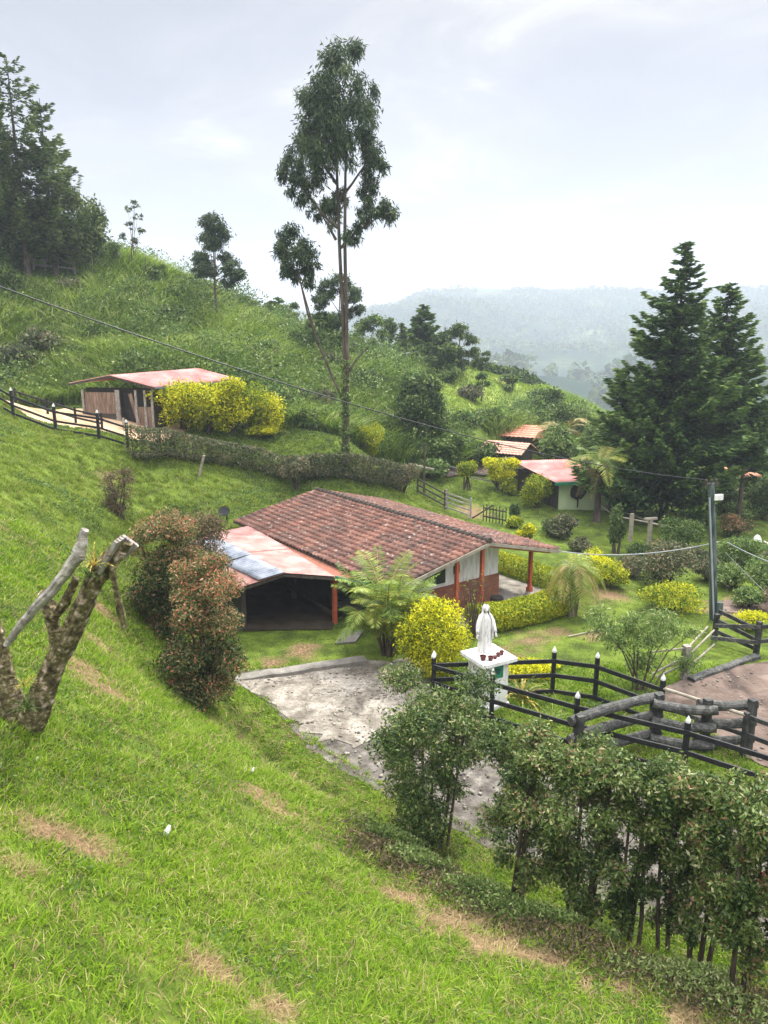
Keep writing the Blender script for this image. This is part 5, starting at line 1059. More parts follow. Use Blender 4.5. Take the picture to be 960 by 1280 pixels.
# ================================================================== shrubs by the carport
def leafy(label, u, v, wpx, vtop, leaf, ls, n, seed, lowf=.12, name='shrub', stems=5, Y=None, bias=0, tip_shift=0):
    rg = np.random.RandomState(seed); b = onY(u, Y) if Y else gp(u, v); s = px(b); w_ = wpx*s*1.15; h = atY(u, vtop, b[1])[2]-b[2]; t = thing(name, label, 'shrub', b)
    cl = []
    for k in range(44):
        z = lowf+(.93-lowf)*rg.rand(); e = math.sqrt(max(.1, 1-((z-.55)/.52)**2)); a = rg.rand()*6.28; q = rg.rand()**.5
        cl.append((b+[w_*.34*e*q*math.cos(a), w_*.34*e*q*math.sin(a), h*z], np.array([w_*.155,w_*.155,h*.075])*(.7+.6*rg.rand())))
    V, F, r = foliage(rg, cl, n, ls, .42, .2, .7, .3, bias); zt_ = (V.reshape(-1,4,3)[:,0,2]-b[2])/h; r = np.clip(r+tip_shift*np.clip((zt_-.55)/.35,0,1), 0, 1)  # upper leaves shift towards the reddish end of the ramp
    mk('foliage', V, F, MAT[leaf], t, rnd=r); stems_mb(rg, b, [b+[w_*.25*(rg.rand()*2-1), w_*.25*(rg.rand()*2-1), h*.75] for _ in range(stems)], .045, .1).build('stem', MAT['bark'], t); return t
leafy('dark green shrub with a red tipped crown beside the ditch in front of the carport', 257, 882, 128, 688, 'red_shrub_leaf', .08, 40000, 41, .1, tip_shift=.17, bias=-.1)
leafy('tall brown tipped shrub behind the red tipped one beside the carport', 212, 850, 118, 634, 'red_shrub_leaf', .085, 32000, 42, .1, Y=19.5, tip_shift=.16, bias=-.08)
leafy('rusty topped shrub next to the pink carport roof', 258, 800, 80, 637, 'rust_shrub_leaf', .1, 12000, 43, .2, Y=23.5, bias=.1)
leafy('small twiggy rust coloured shrub alone on the upper grass bank', 150, 648, 44, 580, 'rust_shrub_leaf', .09, 4200, 44, .15)
leafy('small round shrub on the bank at the start of the clipped hedge', 172, 602, 60, 533, 'hedge_leaf', .1, 2500, 45, .1, Y=32.5) if False else None

# ================================================================== clipped hedges
def hedge(label, P, wd_, hts, leaf, ls, n, cat='hedge', name='clipped_hedge', seed=0, bias=0, stems=0, low=0., bumps=.12, asp=.5, posts=False):
    """hedge along the ground points P (x, y); hts: heights at those points"""
    rg = np.random.RandomState(seed+61); P = np.array([[p[0],p[1]] for p in P], float); L_ = np.r_[0, np.cumsum(np.hypot(*np.diff(P,axis=0).T))]; s = rg.rand(n)*L_[-1]
    x = np.interp(s, L_, P[:,0]); y = np.interp(s, L_, P[:,1]); hh = np.interp(s, L_, np.broadcast_to(hts, (len(P),))); i = np.clip(np.searchsorted(L_, s)-1, 0, len(P)-2); d = nrm(np.diff(P,axis=0))[i]; nn = np.stack([-d[:,1], d[:,0]],-1)
    # cross-section: rounded box, leaves mostly on its skin
    a = rg.rand(n)*2*math.pi; cx, cz_ = np.cos(a), np.sin(a); q = 1/np.maximum(np.abs(cx)**3+np.abs(cz_)**3, 1e-6)**(1/3); rad = 1-.35*rg.rand(n)**2; f = 1+bumps*2*fbm(s*1.3, a*1.1, 3)
    ox = cx*q*rad*f*wd_/2; oz = (cz_*q*rad*f*.5+.5)*hh*(1-low)+hh*low
    C = np.stack([x+nn[:,0]*ox, y+nn[:,1]*ox, 0*x], -1); C[:,2] = H(x, y)+np.maximum(oz, .03); out_ = np.stack([nn[:,0]*cx, nn[:,1]*cx, cz_],-1)
    V, F = leaves(rg, C, out_, ls, asp, .05); b = np.array([*P[0], float(H(*P[0]))]); t = thing(name, label, cat, b)
    r = np.clip(.5+bias+.24*rg.normal(size=n)+.5*fbm(s*.9, oz*2, 3), 0, 1); mk('foliage', V, F, MAT[leaf], t, rnd=r)
    k = stems or max(3, int(L_[-1]/.5)); m = MB()
    for s_ in np.linspace(.1, L_[-1]-.1, k):
        q = np.array([np.interp(s_, L_, P[:,0]), np.interp(s_, L_, P[:,1])]); z = float(H(*q)); h_ = float(np.interp(s_, L_, np.broadcast_to(hts,(len(P),)))); m.tube([[q[0],q[1],z-.1],[q[0]+.05*rg.normal(),q[1],z+h_*.75]], [.035,.015], 5)
    m.build('stems', MAT['twig'], t); return t
h1 = [gp(u, v)[:2] for u, v in ((166,576),(210,574),(260,578),(320,588),(366,602))]
hedge('long clipped dark hedge across the bank below the yellow bushes', h1, 1.1, [1.75,1.55,1.35,1.35,1.25], 'hedge_leaf', .13, 12000, seed=1, low=.08)
h2 = [gp(u, v)[:2] for u, v in ((376,600),(420,598),(465,606),(497,613))]
hedge('lower clipped dark hedge ending in a rounded end near the gate', h2, 1.1, [1.3,1.35,1.5,1.6], 'hedge_leaf', .13, 11000, seed=2, low=.05)
q = gp(370, 612); bush('straggly greyish bush between the two clipped hedges', q, 1.7, 1.9, 'hedge_leaf', .13, 3000, seed=12, stem=.3)
q = gp(503,615); bush('rounded clipped bush closing the right end of the dark hedge', q, 1.9, 1.9, 'hedge_leaf', .12, 5200, seed=13, stem=.02, k=5)
for u, Y in ((296,36.9),(262,36.6)): pass
# yellow hedges and bushes by the porch
ph = [at(592,790,0)[:2], at(625,783,0)[:2], at(665,775,0)[:2], at(698,764,0)[:2]]
hedge('bright yellow green clipped hedge in front of the porch', ph, 1.25, [.95,.85,.85,.85], 'lime_leaf', .1, 14000, seed=3, bias=.16)
ph = [hp(-.2,4.55,0)[:2], hp(2.5,4.6,0)[:2], hp(5.5,4.7,0)[:2]]
hedge('yellow topped low hedge on the far side of the porch', ph, .9, .85, 'lime_leaf', .1, 7000, seed=4, bias=.12)
b, w_, h_ = gb(541,845,92,98); bush('large golden yellow bush between the palm and the pedestal', b, w_, h_*1.02, 'yellow_leaf', .085, 24000, k=14, seed=14, stem=.06, asp=.5, hollow=.7, bias=-.05)
b, w_, h_ = gb(655,842,80,14); bush('low strip of yellow flowers behind the pedestal fence', b+[0,.3,0], 2.4, .38, 'yellow_leaf', .08, 4000, seed=15, stem=.02, depth=.8, bias=.05)
hedge('low yellow border plants behind the black fence right of the pedestal', [at(620,848,0)[:2], at(690,846,0)[:2]], .7, .4, 'yellow_leaf', .08, 3500, name='border_plants', cat='flower border', seed=22)
# spiky yellow-green clump
def spiky(label, b, n, L_, mat, seed, w=.05, name='spiky_plant', cat='plant'):
    rg = np.random.RandomState(seed); b = np.array(b, float); C=[];A=[];B=[];r=[]; k = 5
    for i in range(n):
        a = rg.rand()*6.28; e = .35+1.0*rg.rand(); l = L_*(.6+.5*rg.rand()); d = np.array([math.cos(a)*math.cos(e), math.sin(a)*math.cos(e), math.sin(e)]); p = b.copy(); sd = np.array([-math.sin(a), math.cos(a), 0]); v = rg.rand()
        for j in range(k):
            st_ = l/k; A_ = nrm(d)*st_*.62; C.append(p+nrm(d)*st_/2); A.append(A_); B.append(sd*w*(1-.75*j/k)); r.append(v*.7+.3*rg.rand()); p = p+nrm(d)*st_; d = d-[0,0,.22]
    V, F = cards(np.array(C), np.array(A), np.array(B)); t = thing(name, label, cat, b); mk('leaves', V, F, MAT[mat], t, rnd=r); return t
spiky('spiky yellow striped plant just right of the pedestal', at(652,875,0), 60, 1.0, 'bromeliad_leaf', 5)
spiky('spiky green clump at the foot of the fence in front of the pedestal', at(690,905,0), 30, .7, 'palm_leaf', 6, .03)
spiky('small dark potted spiky plant beside the fence post on the lawn', at(745,888,0), 24, .45, 'dark_leaf', 7)
# bare flowering twigs before the gable
q = at(592,800,0); rg = np.random.RandomState(9); t = thing('bare_shrub', 'nearly leafless shrub with upright twigs before the gable wall', 'shrub', q); m_ = MB(); tips = []
for i in range(16):
    a = rg.rand()*6.28; s_ = .25+.75*rg.rand(); p1 = q+[.4*math.cos(a)*s_, .3*math.sin(a)*s_, 1.0]; p2 = p1+[.35*math.cos(a)*s_+.1*rg.normal(), .2*math.sin(a), .9+.5*rg.rand()]; m_.tube([q, p1, p2], [.022,.014,.005], 5); tips += [mid(p1,p2,.5), p2]
    for _ in range(4): e_ = mid(p1,p2,rg.rand())+0; e2 = e_+[.25*rg.normal(),.2*rg.normal(),.3]; m_.tube([e_, e2], [.007,.003], 4); tips.append(e2)
m_.build('branches', MAT['twig'], t); C = np.repeat(np.array(tips),6,0)+rg.normal(size=(len(tips)*6,3))*.1; C = C[::5]; V, F = leaves(rg, C, rdir(rg,len(C)), .06, .5); mk('foliage', V, F, MAT['lime_leaf'], t, rnd=rg.rand(len(C)))
# yellow bushes before the stable (five, one after the other)
for i, (u, Y, wpx, hpx, lb) in enumerate(((228,43,70,66,'round yellow bush at the left end of the row before the stable'),(262,43.2,62,63,'yellow bush, second from the left before the stable'),(292,43.6,60,62,'yellow bush in the middle right of the row before the stable'),
        (318,44,56,60,'greener yellow bush, fourth of the row before the stable'),(340,44.5,46,56,'yellow bush at the right end of the row before the stable'))):
    b, w_, h_ = gb(u,0,wpx,hpx,Y); bush(lb, b, w_*1.1, h_*1.08, 'yellow_leaf' if i != 3 else 'lime_leaf', .16, 5200, k=8, seed=20+i, stem=.03, group='yellow bushes before the stable', hollow=.6, bias=-.02)
for u, v, w__, h__, leaf, lb in ((325,548,40,20,'yellow_leaf','small bright yellow bush behind the long clipped hedge'),(462,572,40,46,'lime_leaf','lime green bush behind the lower clipped hedge'),
        (624,612,50,44,'yellow_leaf','round topped golden tree bush beside the dark gate'),(636,618,22,26,'lime_leaf','small squarish yellow bush below the round golden one'),(668,634,38,50,'lime_leaf','large yellow green bush against the green shed'),
        (643,655,14,28,'dark_leaf','small dark columnar bush between the yellow bushes'),(642,660,22,18,'lime_leaf','small leafy yellow green plant on the lawn below the columnar bush'),(657,676,26,22,'yellow_leaf','bright yellow low bush on the lawn behind the roof'),
        (583,612,28,38,'lime_leaf','slender small tree beside the gate post'),(697,672,50,30,'hedge_leaf','grey green bush on the lawn before the green shed'),(768,692,22,62,'dark_leaf','dark narrow column cypress before the conifers')):
    b, w_, h_ = gb(u, v, w__, h__); z = b[2]
    bush(lb, b, w_, h_, leaf, .13 if w_ > .8 else .1, min(6000, int(1500+w_*h_*900)), k=7, seed=int(u+v), stem=.45 if u in (583,) else (.3 if u == 624 else .05), name='column_cypress' if u == 768 else 'bush')
# bushes at the right of the yard
for i, (u, v, w__, h__, leaf, ls, lb) in enumerate(((830,735,88,58,'hedge_leaf',.11,'wide olive bush on the lawn left of the utility pole'),(846,762,90,36,'lime_leaf',.1,'yellow flowering bush behind the airy tree'),(760,735,52,34,'lime_leaf',.1,'yellow tinged bush right of the porch palm'),
        (742,722,40,36,'yellow_leaf',.1,'low yellow bush behind the porch palm'),(918,672,44,30,'red_shrub_leaf',.11,'dark purplish rounded bush left of the plastic chair'),(935,785,52,24,'yellow_leaf',.09,'bright yellow flower mound by the dark plank fence'),
        (850,690,60,50,'bush_leaf',.12,'green bush under the right side of the conifers'),(925,715,60,44,'bush_leaf',.11,'leafy bush below the plastic chair'),(960,745,60,50,'bush_leaf',.11,'green bush at the right edge above the dirt track'),
        (955,650,50,50,'dark_leaf',.14,'dark bush at the right edge behind the chair'),(905,640,50,34,'dark_leaf',.14,'dark green bush at the foot of the gate shelter'),(945,625,50,40,'bush_leaf',.16,'lighter bush at the right edge beside the gate shelter'),
        (885,725,40,30,'hedge_leaf',.1,'small olive bush behind the utility pole'),(790,720,44,26,'hedge_leaf',.1,'low olive bush left of the wide olive bush'),(722,742,22,40,'lime_leaf',.09,'small yellow bush at the foot of the porch palm'),
        (690,668,36,22,'bush_leaf',.1,'small green bush behind the porch palm crown'),(905,705,40,24,'bush_leaf',.1,'small broad-leaved bush beside the stay wire'),(945,700,44,26,'bush_leaf',.1,'low bush in front of the plastic chair'),(975,770,60,40,'rust_shrub_leaf',.09,'reddish twiggy bush at the right edge over the fence'))):
    b, w_, h_ = gb(u, v, w__, h__); bush(lb, b, w_, h_, leaf, ls, int(min(9000, 1500+w_*h_*1000)), k=10, seed=300+i, stem=.08, hollow=.7)
for i, (u, v, w__, h__, leaf, lb) in enumerate(((930,610,40,22,'bush_leaf','small bush just below the gate shelter'),(955,600,34,26,'lime_leaf','yellow green bush at the right edge level with the gate shelter'),(880,660,44,30,'bush_leaf','mid green bush between the conifers and the purplish bush'),(925,650,40,26,'bush_leaf','low green bush above the purplish bush'),
        (910,735,52,30,'bush_leaf','broad green bush just right of the utility pole'),(955,715,40,30,'hedge_leaf','olive bush in front of the low bushes at the right edge'),(935,760,40,26,'bush_leaf','small green bush at the far side of the dirt track'),(870,705,40,24,'hedge_leaf','olive undergrowth bush beneath the conifers'),(800,700,36,20,'dark_leaf','dark undergrowth bush under the tallest cypress'),(725,690,30,18,'hedge_leaf','low bush before the stout palm'))):
    b, w_, h_ = gb(u, v, w__, h__); bush(lb, b, w_, h_, leaf, .11, int(min(6000, 1500+w_*h_*900)), k=10, seed=700+i, stem=.05, hollow=.7)
# airy small tree in front of the right lawn
b = at(800,862,0); s_ = px(b); rg = np.random.RandomState(77); t = thing('young_tree', 'airy young tree with thin stems and narrow leaves before the utility pole', 'tree', b); m_ = MB(); cl = []
for k in range(16):
    uu = 748+125*rg.rand(); vv = 765+ (70*rg.rand() if uu < 850 else 95*rg.rand()); q = atY(uu, vv, b[1]+1.2*(rg.rand()-.5)); cl.append((q, np.array([.5,.45,.32])*(.7+.6*rg.rand())))
    if k < 9: m_.tube([b+np.r_[rg.normal(size=2)*.18, -.1], mid(b,q,.5)+[0,0,.25], q], [.03,.018,.006], 5)
V, F, r = foliage(rg, cl, 7800, .13, .22, .45, .95, .3, .08); mk('crown', V, F, MAT['bush_leaf'], t, rnd=r); m_.build('trunk', MAT['twig'], t)

# ================================================================== palms
palm('feathery areca palm clump beside the carport corner', at(484,818,0), [(-.35,.1,1.0),(.35,.2,1.3),(0,-.2,1.5),(.15,.5,1.0),(-.2,.4,1.4),(.1,-.3,.6),(-.3,-.25,.7),(.4,-.2,.8)], 10, 1.6, .85, 1.4, seed=1, tr=.05, lw=.02, ll=.27, nl=36)
palm('palm with drooping fronds at the right end of the porch hedge', at(714,770,0), [(0,0,1.9),(.3,.1,1.6),(-.25,0,1.4)], 15, 1.15, 1.5, .8, seed=2, tr=.1, dry=16, lw=.022, nl=34)
q = at(746,652,-.3); q[2] = float(H(q[0],q[1])); palm('stout palm with dry hanging fronds beside the green shed', q, [(-.05,0,3.5)], 18, 2.0, .75, .75, seed=3, tr=.2, dry=14, mat='palm_leaf', lw=.02, nl=40)
palm('small palm tree on the slope left of the far conifers', onY(697,56), [(0,0,2.2)], 12, 2.6, .8, .9, seed=4, tr=.16, mat='dry_palm_leaf')

# ================================================================== conifers at the right
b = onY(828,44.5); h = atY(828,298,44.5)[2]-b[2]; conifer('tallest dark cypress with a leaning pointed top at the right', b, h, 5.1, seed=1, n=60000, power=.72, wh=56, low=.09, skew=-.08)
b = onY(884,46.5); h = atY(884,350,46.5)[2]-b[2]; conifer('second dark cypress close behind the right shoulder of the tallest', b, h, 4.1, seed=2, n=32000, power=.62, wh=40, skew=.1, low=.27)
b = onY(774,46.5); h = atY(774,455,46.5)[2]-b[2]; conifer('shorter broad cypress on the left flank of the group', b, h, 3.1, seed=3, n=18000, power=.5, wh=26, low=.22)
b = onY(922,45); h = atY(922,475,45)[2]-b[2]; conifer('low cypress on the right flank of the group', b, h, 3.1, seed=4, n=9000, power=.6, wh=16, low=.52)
# ================================================================== tall eucalyptus, two trunks
EY = 41.5; eb = onY(432, EY); t = thing('eucalyptus_tree', 'very tall slender eucalyptus with twin trunks and high clustered crown', 'tree', eb); rg = np.random.RandomState(50)
E = lambda u, v, d=0: atY(u, v, EY+d)
CLP = [(418,92,28),(438,82,24),(400,118,26),(428,122,34),(455,120,20),(393,150,24),(418,158,32),(448,152,24),(405,190,28),(430,190,24),(385,178,18),(374,205,20),(362,215,16),(375,240,16),(388,225,18),(395,262,12),(410,270,16),(425,250,12),
       (455,175,14),(462,195,18),(468,212,16),(455,235,13),(470,190,12),(468,258,14),(480,268,14),(455,278,16),(440,292,14),(486,262,12),(462,240,10),(415,255,14),
       (352,308,14),(365,302,17),(380,312,17),(372,330,18),(388,332,13),(362,345,12),(385,352,10),(356,325,11)]
cl = [(E(u, v, rg.normal()*r_/28), np.array([r_,r_,r_*1.15])*px(E(u,v))) for u, v, r_ in CLP]
cl = [c2 for c_, r_ in cl for c2 in lump(rg, c_, r_*1.08, 7, .42)[1:]]; V, F, r = foliage(rg, cl, 34000, .28, .22, .9, .95, .5, .0, fuzz=.22); mk('crown', V, F, MAT['euc_leaf'], t, rnd=r)
m_ = MB(); m_.tube([eb-[0,0,.4], eb+[0,0,2.5], E(431,450), E(424,300), E(420,180), E(424,100)], [.28,.16,.11,.09,.06,.02], 10, wob=.1)
m_.tube([eb+[.1,0,1.2], E(434,450,-.1), E(431,300,-.1), E(432,200,-.1), E(438,110)], [.13,.11,.09,.06,.02], 9)
for a_, c_, e_ in (((426,310),(440,295),(475,270)),((422,285),(405,270),(380,235)),((424,250),(440,230),(460,200)),((420,300),(412,285),(398,262)),((421,230),(400,200),(385,170)),((428,500),(398,430),(375,350)),((398,430),(384,390),(368,320)),((432,470),(445,450),(462,432))):
    m_.tube([E(*a_), E(*c_), E(*e_)], [.09,.06,.03], 6)
m_.build('trunk', MAT['pale_bark'], t)
V, F, r = foliage(rg, [(eb+[0,-.1,1+.9*k], np.array([.3,.3,.5])) for k in range(6)], 2200, .14, .5, .2, .9, .3, .1); mk('ivy', V, F, MAT['bush_leaf'], t, rnd=r)
# ================================================================== trees along the ridge and hill
for a in (dict(label='bushy round tree beside the pines on the hilltop', u=108, v=0, wpx=58, hpx=108, Y=61, ls=.3, n=6500, k=14, crown=.9, seed=4, leaf='pine_leaf'),
          dict(label='small round tree on the crest below the thin sparse tree', u=184, v=0, wpx=34, hpx=42, Y=62, ls=.34, n=1800, k=7, crown=.8, seed=5),
          dict(label='low dense bushy tree between the pointed conifer and the open pine', u=545, v=0, wpx=64, hpx=50, Y=72, ls=.42, n=4200, k=9, crown=.9, seed=9, leaf='dark_leaf'),
          dict(label='large dark rounded tree on the slope above the gate', u=528, v=0, wpx=66, hpx=100, Y=52, ls=.26, n=9500, k=12, crown=.95, seed=10, leaf='dark_leaf'),
          dict(label='greyish green tree on the slope just below the large dark one', u=560, v=0, wpx=46, hpx=46, Y=50.5, ls=.22, n=4500, k=9, crown=.95, seed=11, leaf='bush_leaf'),
          dict(label='rounded dark tree behind the eucalyptus base on the ridge', u=405, v=0, wpx=52, hpx=60, Y=62, ls=.36, n=4000, k=9, crown=.85, seed=12, leaf='bush_leaf'),
          dict(label='dark rounded tree at the left edge under the pines', u=18, v=0, wpx=90, hpx=80, Y=60, ls=.36, n=7500, k=10, crown=.95, seed=13, leaf='dark_leaf'),
          dict(label='dark leafy tree on the crest just left of the ranch fence', u=60, v=0, wpx=70, hpx=70, Y=63, ls=.36, n=6500, k=10, crown=.95, seed=14, leaf='pine_leaf'),
          dict(label='pale distant tree rising behind the crest left of the eucalyptus', u=312, v=0, wpx=40, hpx=40, Y=84, ls=.5, n=1500, k=8, crown=.8, seed=15, leaf='euc_leaf'),
          dict(label='small bush-like tree on the yellow green pasture', u=636, v=0, wpx=26, hpx=22, Y=74, ls=.35, n=1300, k=6, crown=.95, seed=16, leaf='bush_leaf'),
          dict(label='rounded tree behind the far farmhouse roofs', u=680, v=0, wpx=50, hpx=56, Y=66, ls=.28, n=6000, k=10, crown=.95, seed=17, leaf='dark_leaf'),
          dict(label='dense bushy tree just left of the stout palm crown', u=700, v=0, wpx=60, hpx=70, Y=52, ls=.26, n=6500, k=10, crown=.95, seed=18, leaf='bush_leaf'),
          dict(label='pale feathery tree at the far right edge above the shelter', u=948, v=0, wpx=50, hpx=70, Y=62, ls=.3, n=3000, k=9, crown=.9, seed=19, leaf='bush_leaf'),
          dict(label='small tree on the near edge of the pasture', u=602, v=0, wpx=20, hpx=36, Y=68, ls=.3, n=700, k=6, crown=.6, seed=20, leaf='bush_leaf')):
    tree_round(**a)
def ctree(label, u, Y, clumps, n, ls, leaf, seed, k=5, asp=.3, tr=.12, name='tree', lobes=.42):
    rg = np.random.RandomState(seed+900); b = onY(u, Y); t = thing(name, label, 'tree', b); P = [(atY(a, c, Y+rg.normal()*r_*px(b)*.8), np.array([r_,r_,r_*.9])*px(b)) for a, c, r_ in clumps]
    cl = [x_ for c_, r_ in P for x_ in lump(rg, c_, r_, k, lobes, .8)[1:]]; V, F, r = foliage(rg, cl, int(n*.8), ls*.9, asp, .5, .95, .5, fuzz=.42); mk('crown', V, F, MAT[leaf], t, rnd=r)
    top = max(P, key=lambda q: q[0][2])[0]; m = MB(); m.tube([b-[0,0,.3], mid(b, top, .4)+[rg.normal()*.1,0,0], top], [tr, tr*.7, tr*.15], 7)
    for c_, r_ in P:
        f = .3+.4*rg.rand(); q = mid(b, top, min(f, max(.15,(c_[2]-b[2])/(top[2]-b[2]+.01)-.12))); m.tube([q, mid(q, c_, .55)+[0,0,-.15], c_], [tr*.4, tr*.25, tr*.08], 5)
    m.build('trunk', MAT['bark'], t); return t
ctree('lone slender tree with an open lobed crown on the hill crest left of the eucalyptus', 272, 60, [(266,280,13),(270,296,16),(262,302,13),(252,325,12),(262,335,13),(290,335,13),(298,345,10),(280,322,9),(285,352,9),(247,340,8)], 17000, .27, 'euc_leaf', 1, k=11, lobes=.4)
ctree('umbrella crowned tree directly behind the eucalyptus trunks', 422, 62, [(408,362,14),(425,356,14),(440,368,13),(447,388,9),(398,378,11),(404,398,10),(432,392,10),(418,404,9)], 12000, .3, 'euc_leaf', 2, k=11, lobes=.4)
ctree('open leafy tree right of the eucalyptus on the ridge', 462, 72, [(452,410,12),(468,405,12),(478,420,9),(446,428,9),(464,432,10)], 6000, .34, 'bush_leaf', 3, k=10, lobes=.4)
ctree('spreading pine with an open rounded crown at the right of the ridge', 571, 73, [(560,420,10),(576,414,11),(588,424,10),(592,440,7),(552,436,9),(566,440,12),(582,448,10),(570,458,11)], 9000, .34, 'pine_leaf', 4, k=10, lobes=.4)
ctree('small airy tree with thin stems on the crest beside the pines', 167, 62, [(160,262,5),(168,256,6),(172,272,6),(162,282,6),(176,288,5),(155,296,5),(170,300,5)], 1100, .24, 'pine_leaf', 5, tr=.06)
ctree('tall thin hazy tree between the eucalyptus and the dark pointed conifer', 487, 86, [(484,404,8),(490,410,8),(486,422,7),(482,432,5)], 3500, .4, 'pine_leaf', 6, k=10, lobes=.4)
for j_, (u, Y, du, dv, lb) in enumerate(((196,62.5,16,-26,'small leafy tree on the crest right of the small round tree'),(222,63,14,-20,'low leafy crest tree midway between the pines and the lone tree'),(243,63.5,10,-24,'thin little crest tree just left of the lone tree'),(312,67,16,-26,'wispy crest tree just right of the lone tree'),(332,68,13,-30,'wispy pale crest tree left of the twin tipped conifer'),
        (365,69,18,-40,'bushy tree on the crest right of the twin tipped conifer'),(384,69,14,-30,'leafy tree on the crest at the foot of the leaning eucalyptus branch'),(405,70,18,-46,'full leafy tree on the crest just left of the eucalyptus trunks'),(446,71,16,-34,'full leafy tree on the crest just right of the eucalyptus trunks'),(135,62,18,-34,'leafy tree at the right foot of the hilltop pines'),(510,74,14,-30,'round leafy tree at the left foot of the dark pointed conifer'),(600,76,12,-22,'small round tree right of the open pine'))):
    b_ = onY(u, Y); v_ = 640-924*math.tan(PITCH-math.atan2(CZ-b_[2], Y)); v_ = 640+924*math.tan(math.atan2(CZ-b_[2], Y)-PITCH)
    ctree(lb, u, Y, [(u+du*(rg.rand()-.5)*1.3, v_+dv*(.25+.75*q_), du*.42) for q_ in np.linspace(0,1,6)], 3200, .28, ['bush_leaf','dark_leaf','pine_leaf'][j_%3], 20+j_, tr=.07)
def lpine(label, u, Y, vtop, wpx, n, seed, trunk=.2, low=.3, cs=.42, power=.5, gap=.4):
    b = onY(u, Y); h = atY(u, vtop, Y)[2]-b[2]; conifer(label, b, h, wpx*px(b)/2, seed=seed, n=n, leaf='pine_leaf', name='pine_tree', low=low, cs=cs, asp=.3, droop=.05, up=.35, power=power, wh=24, flat=1.2, wid=.22, gap=gap)
lpine('tall pine cut by the left edge with its tip highest of the hilltop pines', -2, 57, 14, 90, 10000, 1)
lpine('tall open pine with a rounded feathery top on the left hilltop', 36, 59, 66, 125, 8500, 2, power=.42, low=.15)
lpine('slightly shorter pine on the right side of the hilltop pines', 70, 60, 118, 95, 7000, 3, power=.5, low=.1)
lpine('half hidden pine filling the left edge between the tall pines', 8, 61, 140, 110, 9000, 4, low=.1)
for i, (u, Y, vt, wpx, n, lb, lf) in enumerate(((528,76,380,62,9000,'dark broad pointed conifer standing highest on the middle ridge','conifer_leaf'),(502,82,404,24,2500,'slim pale conifer left of the dark pointed one on the ridge','pine_leaf'),
        (350,80,372,44,4500,'dark conifer with two tips behind the crest left of the eucalyptus','conifer_leaf'),(336,78,378,26,2500,'small dark conifer beside the two tipped conifer','conifer_leaf'),(389,76,402,30,2500,'small dark pointed tree against the left of the eucalyptus trunk','conifer_leaf'))):
    b = onY(u, Y); conifer(lb, b, atY(u, vt, Y)[2]-b[2], wpx*px(b)/2, seed=60+i, n=n, leaf=lf, cs=.6, power=.6, wh=20, low=.05)
# dark hedge line on the pasture's far edge
hedge('long dark hedgerow of trees on the far edge of the pasture', [onY(u, Y)[:2] for u, Y in ((585,84),(640,87),(690,90),(722,92))], 2.6, [1.6,2.4,2.2,1.4], 'dark_leaf', .38, 6500, name='hedgerow', seed=9, bumps=.5)
# bushes scattered on the steep hillside
spots = [(120,54,46,36),(215,58,40,26),(255,54,50,34),(60,52,60,40),(330,56,50,34),(370,60,40,30),(300,50,44,32),(395,50,50,40),(350,48,44,34),(455,56,60,34),(480,52,56,36),(415,58,50,30),(505,60,50,26),(300,62,30,22),(175,50,50,36),(20,50,70,40),(575,55,60,32),
         (600,52,56,30),(535,48,50,24),(90,58,44,30),(225,62,26,20),(440,64,50,30),(610,60,46,24),(640,50,44,26),(385,46,40,26),(5,56,60,40),(680,64,50,34),(590,66,34,18),(560,70,30,20),(495,68,34,20)]
WHERE = ['above the stable roof','high under the crest left of centre','above the yellow bushes','above the left end of the stable','right of the lone crest tree','under the twin tipped conifer','just above the yellow bushes','left of the eucalyptus trunk','right behind the yellow bushes','right of the eucalyptus trunk','low between the eucalyptus and the dark rounded tree','beside the eucalyptus at mid slope','above the dark rounded tree','on the crest left of the lone tree','directly over the stable ridge','at the left edge above the fence','below the pasture edge','above the gate','at the foot of the dark rounded tree','under the ranch fence','on the crest near the small round tree','high behind the eucalyptus','at the pasture corner','left of the far farmhouse','at the foot of the slope by the eucalyptus','at the left edge high up','behind the far farmhouse','in the dip of the pasture','near the open pine','under the slim pale conifer']
for i, ((u, Y, w__, h__), wh_) in enumerate(zip(spots, WHERE)):
    b, w_, h_ = gb(u, 0, w__, h__, Y); leaf = ['bush_leaf','dark_leaf','bush_leaf','hedge_leaf'][i%4]
    bush(['leafy bush','dark bush','pale green bush','olive brown bush'][i%4]+' in the tall grass '+wh_, b, w_, h_*1.1, leaf, .24, 2400, k=8, seed=500+i, stem=.05, hollow=.8, group='bushes on the steep hillside')
# far right and behind
for i, (u, Y, w__, h__, lb) in enumerate(((950,56,60,40,'far dark bush at the right edge under the feathery tree'),(890,60,60,44,'dense far bush behind the conifers left of the shelter'),(720,66,60,44,'far bush left of the conifers above the palm'),(745,58,50,50,'far bush touching the left side of the conifers'),(660,70,40,24,'small far bush on the pasture right side'))):
    b, w_, h_ = gb(u, 0, w__, h__, Y); bush(lb, b, w_, h_, 'bush_leaf', .26, 2800, k=8, seed=600+i, stem=.05)

